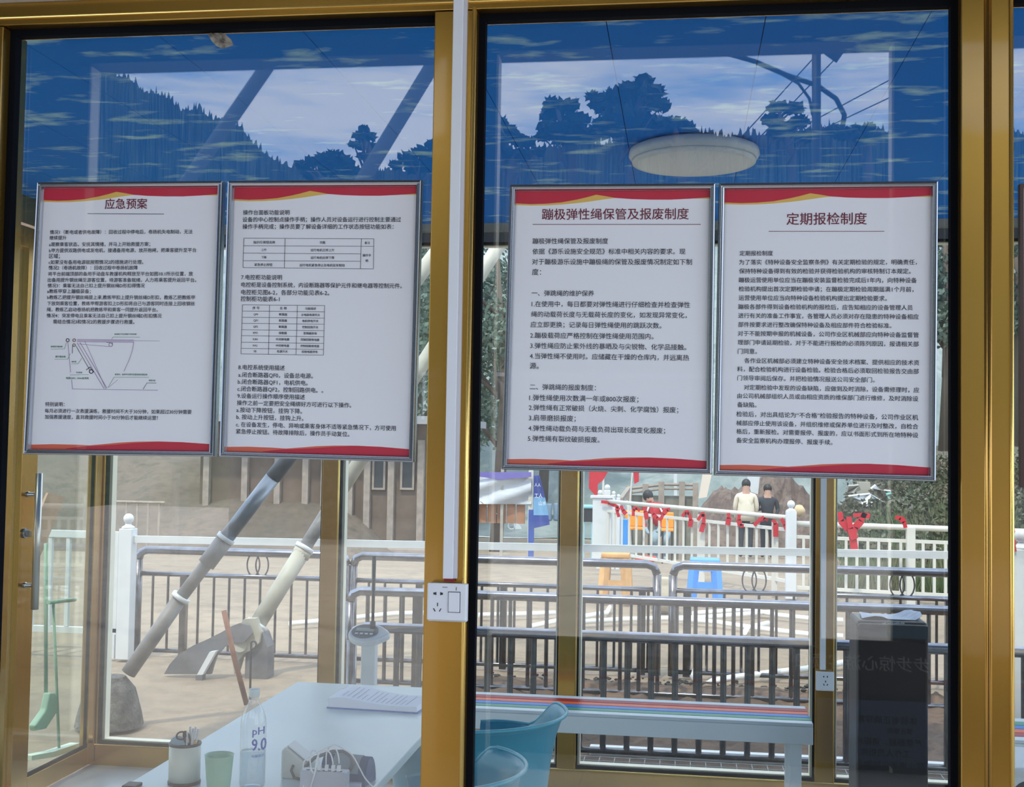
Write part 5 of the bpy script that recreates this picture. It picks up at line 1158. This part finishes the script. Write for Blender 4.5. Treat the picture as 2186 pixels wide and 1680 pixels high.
# ---- people
skinm = mat('skin', (.50, .30, .22), rough=.6); hairm = mat('black_hair', (.015, .014, .015), rough=.5)
def person(label, base, H_, joints, mats_fn, hair=True, scale=1.0):
    t = thing('person', label, 'person', base)
    names = list(joints['p'].keys()); vs = [Vector(joints['p'][n_][:3])*H_/1.7+Vector(base) for n_ in names]
    me = bpy.data.meshes.new('body'); me.from_pydata(vs, [(names.index(a_), names.index(b_)) for a_, b_ in joints['e']], [])
    o = bpy.data.objects.new('body', me); COL.objects.link(o)
    sk_ = o.modifiers.new('skin', 'SKIN'); sk_.use_smooth_shade = True
    if not me.skin_vertices: return t
    for i, n_ in enumerate(names):
        r_ = joints['p'][n_][3]*H_/1.7; me.skin_vertices[0].data[i].radius = (r_, r_)
    me.skin_vertices[0].data[0].use_root = True
    su = o.modifiers.new('sub', 'SUBSURF'); su.levels = 1; su.render_levels = 1
    dg = bpy.context.evaluated_depsgraph_get(); ev = o.evaluated_get(dg); m2 = bpy.data.meshes.new_from_object(ev); bpy.data.objects.remove(o)
    ms = mats_fn['mats']; m2.materials.clear()
    for q_ in ms: m2.materials.append(q_)
    for pl in m2.polygons:
        c_ = (pl.center-Vector(base))/H_*1.7; pl.material_index = mats_fn['fn'](c_); pl.use_smooth = True
    b = bpy.data.objects.new('body', m2); COL.objects.link(b); b.parent = t; b.matrix_parent_inverse = Matrix.Translation(t.location).inverted()
    h_ = Vector(joints['p']['head'][:3])*H_/1.7+Vector(base); k2 = H_/1.7
    hh_ = MB().sph((h_.x, h_.y+.012*k2, h_.z+.03*k2), .100*k2, 14, 1.15); hh_.build('hair', hairm, t, smooth=True)
    return t
def stand(lean=0, arms=((.22, .1, .95), (-.22, .1, .95))):
    P = {'pelvis': (0,0,.92,.13), 'chest': (0,0,1.25,.15), 'neck': (0,0,1.45,.06), 'head': (0,.01,1.60,.095), 'top': (0,.01,1.68,.07),
         'hl': (.09,0,.85,.10), 'kl': (.10,.01,.48,.065), 'al': (.10,0,.09,.045), 'tl': (.11,.12,.04,.04), 'hr': (-.09,0,.85,.10), 'kr': (-.10,.01,.48,.065), 'ar': (-.10,0,.09,.045), 'tr': (-.11,.12,.04,.04),
         'sl': (.19,0,1.38,.065), 'el': (.24,.02,1.12,.05), 'wl': (*arms[0],.035), 'fl': (arms[0][0], arms[0][1]+.05, arms[0][2]-.08, .03),
         'sr': (-.19,0,1.38,.065), 'er': (-.24,.02,1.12,.05), 'wr': (*arms[1],.035), 'fr': (arms[1][0], arms[1][1]+.05, arms[1][2]-.08, .03)}
    E2 = [('pelvis','chest'),('chest','neck'),('neck','head'),('head','top'),('pelvis','hl'),('hl','kl'),('kl','al'),('al','tl'),('pelvis','hr'),('hr','kr'),('kr','ar'),('ar','tr'),('chest','sl'),('sl','el'),('el','wl'),('wl','fl'),('chest','sr'),('sr','er'),('er','wr'),('wr','fr')]
    return {'p': P, 'e': E2}
cream_c = mat('cream_jacket', (.78, .70, .56), rough=.8); darkc = mat('charcoal_clothes', (.035, .04, .055), rough=.8); vest = mat('red_vest', (.55, .03, .04), rough=.7); jeans = mat('pale_jeans', (.30, .42, .50), rough=.8)
fn = lambda c_: 2 if c_.z > 1.46 else (0 if c_.z > .80 else 1)
def pbase(px, pyf, Y): x = at(px, pyf, Y=Y).x; return Vector((x, Y, terr(x, Y)+.03))
b1 = pbase(1592, 1157, 33.5); Hh = at(1592, 1026, Y=33.5).z-b1.z
P1 = person('person in a cream jacket and dark trousers seen from behind', b1, Hh, stand(), {'mats': [cream_c, darkc, skinm], 'fn': fn})
jk = MB().lathe([(.25, .0), (.235, .2), (.215, .45), (.18, .60), (.09, .66)], (b1.x, b1.y, b1.z+.82*Hh/1.7), 18, 1, .7); jk.build('jacket', cream_c, P1, smooth=True)
b1 = pbase(1638, 1157, 33.8); Hh = at(1638, 1036, Y=33.8).z-b1.z
person('person in dark clothes standing right of the cream jacket', b1, Hh, stand(arms=((.2, -.12, 1.05), (-.1, .2, 1.15))), {'mats': [darkc, darkc, skinm], 'fn': fn})
# crouching / bending person
b1 = pbase(1402, 1140, 26.0); bend = stand()
bend['p'].update({'pelvis': (.10,0,.62,.14), 'chest': (-.02,-.10,.93,.16), 'neck': (-.10,-.14,1.08,.07), 'head': (-.17,-.16,1.20,.10), 'top': (-.19,-.16,1.28,.07), 'hl': (.2,0,.55,.11), 'kl': (.16,-.25,.42,.07), 'al': (.18,.0,.09,.045), 'tl': (.16,-.12,.04,.04), 'hr': (.02,0,.55,.11), 'kr': (-.05,-.25,.42,.07), 'ar': (.0,0,.09,.045), 'tr': (-.02,-.12,.04,.04), 'sl': (.12,-.10,1.02,.07), 'el': (.18,-.22,.80,.055), 'wl': (.05,-.34,.62,.04), 'fl': (.0,-.38,.56,.03), 'sr': (-.22,-.14,.96,.07), 'er': (-.27,-.22,.74,.055), 'wr': (-.18,-.34,.58,.04), 'fr': (-.14,-.38,.52,.03)})
Hh = (at(1402, 1052, Y=26).z-b1.z)/1.28*1.7
PV = person('person in a red vest with white trim bending forward', b1, Hh, bend, {'mats': [vest, jeans, skinm], 'fn': lambda c_: 2 if c_.z > 1.12 and c_.x < -.05 else (0 if c_.z > .66 else 1)})
k2 = Hh/1.7; cc = Vector(b1)+Vector((.0, -.10, .86))*k2
for sx in (-1, 1): MB().tube([cc+Vector((sx*.15-.02, -.12, -.18))*k2, cc+Vector((sx*.17-.03, -.13, .0))*k2, cc+Vector((sx*.10-.05, -.12, .17))*k2], .018*k2, 6).build('white_trim', white_p, PV, smooth=True)

# ---- rear trees on the hillside
def leaf_mass(mb, c, r, n, ls, flat=.8):
    for i in range(n):
        d = Vector((random.gauss(0, 1), random.gauss(0, 1), random.gauss(0, 1))).normalized()*(r*random.random()**.4); d.z *= flat
        q_ = Vector(c)+d; a_ = Vector((random.uniform(-1, 1), random.uniform(-1, 1), random.uniform(-1, 1))).normalized()*ls; b_ = a_.cross(Vector((random.random(), random.random(), random.random())))
        if b_.length < 1e-4: continue
        b_ = b_.normalized()*ls*.6; mb.add([q_-a_, q_-b_, q_+a_, q_+b_], [(0, 1, 2, 3)])
def tree(label, base, h_, crowns, mt, tm, ls=.22, n=260, group=None, name='tree', flat=.7):
    t = thing(name, label, 'tree', base, group); b = Vector(base)
    tk = MB(); tk.tube([b, b+Vector((h_*.02, 0, h_*.5)), b+Vector((-h_*.01, 0, h_*.97))], [h_*.022, h_*.016, h_*.005], 8)
    fo_ = MB()
    for (dx, dz, r_) in crowns:
        c_ = b+Vector((dx*h_, random.uniform(-.1, .1)*h_, dz*h_)); tk.tube([b+Vector((0, 0, max(.1, dz-.18)*h_)), c_], [h_*.008, h_*.003], 5)
        leaf_mass(fo_, c_, r_*h_, int(n), ls, flat)
    tk.build('trunk', tm, t, smooth=True); f_ = fo_.build('foliage', mt, t); f_['kind'] = 'stuff'
    return t
leafm = mat('hazy_leaves', (.10, .15, .11), rough=.8, col2=(.20, .25, .20), vscale=.8); bark = mat('bark', (.12, .09, .07), rough=.9)
random.seed(21); shb = MB()
for i in range(420):
    y = random.uniform(15.5, 34); x = y*random.uniform(.13, .30); z_ = terr(x, y)
    leaf_mass(shb, (x, y, z_+.1), random.uniform(.15, .5), 70, .05, .8)
tag(shb.build('scrub', mat('scrub_leaves', (.06, .085, .04), rough=.9, col2=(.17, .14, .10), vscale=.9)), 'tangled dry scrub covering the green slope', 'scrub', kind='stuff')
random.seed(11)
TR = [(1062, 930, 34, 9), (880, 900, 38, 10), (1000, 900, 42, 10), (2015, 900, 36, 8), (2165, 880, 38, 8), (1160, 920, 44, 9), (950, 940, 45, 11)]
for i, (px_, py_, Y, h_) in enumerate(TR):
    q_ = at(px_, py_, Y=Y); z0_ = terr(q_.x, Y)-.2
    tree('hazy tree on the rear hillside, %s' % ['behind the bare strip right of the middle post', 'behind the trunking post', 'directly behind the middle post', 'left of the wide gold post', 'at the right photo edge', 'behind the third notice', 'furthest back beside the middle post'][i], (q_.x, Y, z0_), h_, [(random.uniform(-.22, .22), random.uniform(.4, .95), random.uniform(.10, .19)) for _ in range(9)], leafm, bark, ls=.10, n=620, group='hazy trees on the rear hillside')

# ================================================================== CAMERA SIDE OF THE GLASS (seen as reflections)
VY = 6.4; RYc = 5.3-VY     # plane of the opposite front
def mx(px, py=600): return at(px, py, Y=VY).x
zh = at(1000, 124, Y=VY).z
dkp = mat('dark_bronze_post', (.05, .045, .04), rough=.5)
op = thing('wall_back', 'dark framed open front behind the photographer', 'wall', (0, RYc, 0), kind='structure')
for (a_, b_) in ((-900, 186), (962, 1055), (1905, 2010), (2900, 2990)):
    MB().box(mx(a_), mx(b_), RYc-.06, RYc+.06, -.3, zh).build('post', dkp, op)
    MB().box(mx(b_)+.0005, mx(b_)+.012, RYc-.05, RYc+.05, -.3, zh).build('sunlit_edge', sunlit_cream, op)  # pale strip added to stand for the sunlit edge of the post
MB().box(mx(-900), mx(2990), RYc-.1, RYc+.1, zh+.001, zh+.22).build('header', dkp, op)
MB().box(mx(1905)-.012, mx(1905)-.0005, RYc-.05, RYc+.05, -.3, zh).build('sunlit_edge', sunlit_cream, op)
MB().box(mx(962)-.012, mx(962)-.0005, RYc-.05, RYc+.05, -.3, zh).build('sunlit_edge', sunlit_cream, op)
rf = MB().box(mx(-900), mx(2990), RYc-.1, FY-.032, zh+.222, zh+.32).build('canopy_roof', mat('canopy_dark', (.06, .07, .09), rough=.7)); tag(rf, 'dark canopy roof over the photographer', 'roof', kind='structure')
gb = MB(); gb.box(-14, 14, RYc-22, 2.39, -.05, -.02); tag(gb.build('forecourt', gmat('pale_paving', (.44, .40, .35), (.38, .35, .31), (.32, .29, .26), .5, 3)), 'pale ground in front of the booth', 'ground', kind='structure')
pw_ = MB().box(mx(1055)+.02, mx(2900), RYc-.02, RYc+.02, -.02, at(1880, 1385, Y=VY).z).build('blocker', mat('dark_blocker', (.035, .035, .04), rough=.7, spec=.1)); tag(pw_, 'low dark panel added to keep bright ground out of the glass reflections', 'blocker', kind='structure')  # added panel, blocks the sunlit forecourt from reflecting in the front glass
# notice board low on the opposite front
bp_ = thing('notice_board', 'low rules board facing the booth, seen reflected in the black tower', 'notice board', (mx(1880), RYc+.09, 0))
x0_, x1_2 = mx(1745), mx(2040); zt_ = at(1880, 1370, Y=VY-.1).z; zm_ = at(1880, 1497, Y=VY-.1).z
MB().box(x0_, x1_2, RYc+.061, RYc+.085, .02, zm_-.001).build('lower_panel', mat('slate_panel', (.07, .09, .14), rough=.6), bp_)
MB().box(x0_, x1_2, RYc+.061, RYc+.085, zm_, zt_).build('upper_panel', mat('brown_panel', (.04, .03, .027), rough=.6), bp_)
def refl_conv(vs, x0, x1, p0, p1, yc):
    A = at(p0, yc, Y=VY-.1); B = at(p1, yc, Y=VY-.1); k3 = abs(B.x-A.x)/(x1-x0); xr = max(A.x, B.x)
    return [(xr-(v[0]-x0)*k3, RYc+.087, A.z+(v[1]-.36)*k3) for v in vs]
text_block([('步步惊心游客须知', 1700, 1985, 1411)], 'title', mat('grey_letters', (.30, .27, .26)), bp_, refl_conv, .01)
text_block([('适合游玩的在12-50岁', 1835, 1983, 1487), ('体验者正确穿戴', 1830, 1960, 1536), ('禁止攀爬', 1895, 1950, 1562), ('严禁翻越，请服从', 1828, 1970, 1583), ('工作人员指挥', 1838, 1945, 1607), ('禁止携带尖锐物品', 1828, 1975, 1632)], 'rules', mat('near_black_letters', (.008, .008, .01)), bp_, refl_conv, .01)
# tower poles on the photographer's side
def rpole(pts, V, r_, label, mt=mat('tower_silhouette', (.16, .155, .15), rough=.6), kind='tower_pole'):  # light poles coloured dark: silhouette against the bright sky put into the colour
    tag(MB().tube([mirr(a_, b_, v_) for (a_, b_), v_ in zip(pts, V)], r_, 12).build(kind, mt, None, smooth=True), label, 'pole', 'tower poles on the camera side')
rpole([(760, -134), (572, 138), (300, 532), (100, 822)], [12, 12, 12, 12], .075, 'thick slanting tower pole reflected in the upper left pane')
rpole([(1040, -70), (932, 124), (787, 362), (480, 895)], [12.5]*4, .080, 'slanting tower pole reflected beside the trunking post')
rpole([(1260, 1040), (1020, 775)], [14]*2, .06, 'short slanting tower strut reflected under the third notice')
# lamp post
lamp_p = thing('curled_lamp_post', 'dark lamp post with curled arms reflected in the right pane', 'lamp post', mirr(1743, 1200, 9.5))
MB().tube([mirr(1743, 1400, 9.5), mirr(1743, 40, 9.5)], .035, 10).build('post', black_m, lamp_p, smooth=True)
MB().tube([mirr(a_, b_, 9.5) for a_, b_ in ((1400,118),(1500,112),(1560,116),(1610,130),(1680,160),(1745,182),(1785,210),(1803,245),(1798,275))], .02, 8).build('arm', black_m, lamp_p, smooth=True)
MB().tube([mirr(a_, b_, 9.5) for a_, b_ in ((1670,158),(1705,178),(1728,210),(1735,245))], .012, 8).build('small_arm', black_m, lamp_p, smooth=True)
MB().prism([mirr(a_, b_, 9.5) for a_, b_ in ((1760,116),(1800,114),(1786,134))], (0, .1, 0)).build('lamp_head', black_m, lamp_p)
for i, ((a_, b_), (c_, d_)) in enumerate((((1585, 290), (1740, 120)), ((1615, 300), (1790, 118)), ((1640, 330), (2150, 90)), ((1600, 330), (1900, 170)))):
    tag(MB().tube([mirr(a_, b_, 15), mirr(c_, d_, 15)], .008, 5).build('guy_cable', black_m), ['steep dark cable left of the reflected lamp post', 'dark cable crossing the reflected lamp arm', 'longest dark cable rising to the wide gold post', 'low dark cable right of the reflected lamp post'][i], 'cable', 'cables on the camera side')
# mountain
ridge = [(-900, 90), (-300, 40), (0, 60), (185, 128), (215, 152), (260, 178), (300, 195), (340, 215), (380, 235), (420, 250), (455, 262), (500, 280), (535, 305), (560, 330), (600, 352), (640, 365), (720, 372), (800, 372), (900, 365), (1000, 350), (1060, 330), (1130, 325), (1200, 318), (1400, 300), (1600, 290), (1750, 285), (1900, 295), (2100, 300), (2400, 280), (2900, 290)]
V0 = 85; pts = [(at(a_, b_, Y=V0).x, at(a_, b_, Y=V0).z) for a_, b_ in ridge]
def rz_(x):
    for i in range(len(pts)-1):
        if pts[i][0] <= x <= pts[i+1][0]: t = (x-pts[i][0])/(pts[i+1][0]-pts[i][0]); return pts[i][1]*(1-t)+pts[i+1][1]*t
    return pts[0][1] if x < pts[0][0] else pts[-1][1]
vs = []; fs = []; nx, ny = 1500, 12; xa_, xb_ = pts[0][0], pts[-1][0]
random.seed(3)
for j in range(ny+1):
    v = j/ny; V = 30+(V0-30)*v
    for i in range(nx+1):
        x = xa_+(xb_-xa_)*i/nx; zr = rz_(x); z = -.3+(zr+.3)*(v**1.3)*(V/V0)**.2
        if v > .55: z += (random.random()**2*.7+.9*abs(noise.noise(Vector((x*.35, v*30, 0)))))*min(1, max(0, zr/8))
        vs.append((x*(V/V0), 5.3-V, z))
for j in range(ny):
    for i in range(nx): k0 = j*(nx+1)+i; fs.append((k0, k0+nx+1, k0+nx+2, k0+1))
tag(MB().add(vs, fs).build('mountain', gmat('forest_mountain', (.035, .06, .03), (.05, .08, .04), (.02, .035, .02), .3, 1.5)), 'dark forested mountain behind the photographer, reflected in the panes', 'mountain', kind='structure')
darkleaf = mat('dark_pine_leaves', (.025, .05, .025), rough=.8, var=.4)
def rtree(label, pxb, pyb, V, tufts, ls, n=95, name='pine_tree', flat=.5, grp='trees on the camera side'):
    """tufts in photo pixels of the reflection: (px, py, radius px)"""
    base = mirr(pxb, pyb, V); t = thing(name, label, 'tree', (base.x, base.y, -.2), grp)
    tk = MB(); top = min(tufts, key=lambda q: q[1]); k3 = V/F
    tp = mirr(top[0], top[1], V); tk.tube([(base.x, base.y, -.2), base.lerp(tp, .5)+Vector((.2, 0, 0)), tp], [.16, .11, .03], 8)
    f_ = MB()
    for (a_, b_, r_) in tufts:
        c_ = mirr(a_, b_, V+random.uniform(-.8, .8)); zz = max(base.z+.3, c_.z-1.5*abs(c_.x-base.x)*.5-.4); u_ = max(0, min(1, (zz-base.z)/max(.1, tp.z-base.z)))
        tk.tube([base.lerp(tp, u_), c_], [.04, .015], 5); leaf_mass(f_, c_, r_*k3, int(n*(r_/22)**2), ls, flat)
    tk.build('trunk', bark, t, smooth=True); q_ = f_.build('foliage', darkleaf, t); q_['kind'] = 'stuff'
random.seed(5)
rtree('tall pine with layered crown, reflected above the third notice', 1300, 420, 30, [(1375,172,18),(1345,190,26),(1395,195,22),(1320,205,30),(1290,225,28),(1360,225,34),(1410,225,18),(1270,205,16),(1330,250,40),(1300,270,40),(1390,262,30),(1350,285,45),(1420,285,26)], .16)
rtree('broad pine reflected left of the tall pine', 1225, 420, 31, [(1185,222,22),(1215,225,20),(1180,245,26),(1230,258,26),(1175,275,28),(1210,290,34),(1250,290,28),(1160,290,16)], .16)
rtree('low bushy tree reflected at the left side of the right pane', 1085, 430, 30, [(1065,262,22),(1085,280,20),(1060,300,26),(1105,300,22),(1125,305,16),(1075,325,24),(1115,330,20),(1150,322,14)], .14)
rtree('dense shrubby tree reflected above the ceiling lamp', 1440, 430, 29, [(1440,262,20),(1460,275,24),(1430,290,30),(1480,292,20),(1510,300,16),(1550,302,12),(1400,300,34),(1590,300,14)], .14)
rtree('hazy round tree reflected left of the lamp post', 1690, 430, 34, [(1660,228,20),(1695,232,22),(1650,255,22),(1705,260,22),(1670,280,30),(1720,290,20)], .15)
rtree('bushes reflected right of the lamp post', 1820, 440, 34, [(1775,278,18),(1800,285,22),(1830,275,14),(1855,270,12),(1840,295,22),(1870,295,14)], .14)
rtree('slender tree reflected above the second notice', 775, 430, 30, [(778,275,10),(768,290,14),(790,292,14),(775,310,18),(795,315,14),(755,308,10),(778,335,16)], .12)
rtree('bushy trees reflected along the ridge above the second notice', 700, 430, 30, [(645,352,14),(665,345,16),(690,340,20),(715,332,18),(735,345,20),(705,362,26),(750,368,24),(660,372,18)], .14)
rtree('tree group reflected next to the middle post', 870, 430, 31, [(845,352,14),(870,335,18),(900,325,20),(925,310,18),(885,355,26),(920,350,28),(950,300,16),(945,345,20)], .14)
# terrace railing far behind the photographer
Vt = 20
te = thing('terrace_railing', 'pale terrace railing reflected faintly across the lower notices', 'railing', mirr(1400, 905, Vt))
xa_, xb_ = at(870, 800, Y=Vt).x, at(1990, 800, Y=Vt).x; z1_, z0_ = at(1400, 798, Y=Vt).z, at(1400, 902, Y=Vt).z
yt = 5.3-Vt
MB().box(xa_, xb_, yt-.04, yt+.04, z1_-.06, z1_).build('top_rail', white_p, te); MB().box(xa_, xb_, yt-.03, yt+.03, z1_-.34, z1_-.30).build('middle_rail', white_p, te)
b0 = MB().box(-.02, .02, -.02, .02, z0_, z1_-.061).build('baluster', white_p, te); b0.matrix_parent_inverse = Matrix(); b0.location = (xa_+.1-te.location.x, 0, -te.location.z)
for i in range(1, 48):
    x = xa_+.1+i*(xb_-xa_-.2)/47; part_copy(b0, te, (x-te.location.x, 0, -te.location.z))
tb = MB().box(xa_-3, xb_+3, yt-3, yt+.2, -.2, z0_-.001).build('terrace', mat('grey_concrete', (.20, .20, .19), rough=.9, var=.3)); tag(tb, 'grey concrete terrace behind the photographer', 'terrace', kind='structure')
for o in bpy.data.objects:
    if '_w' in o: del o['_w']
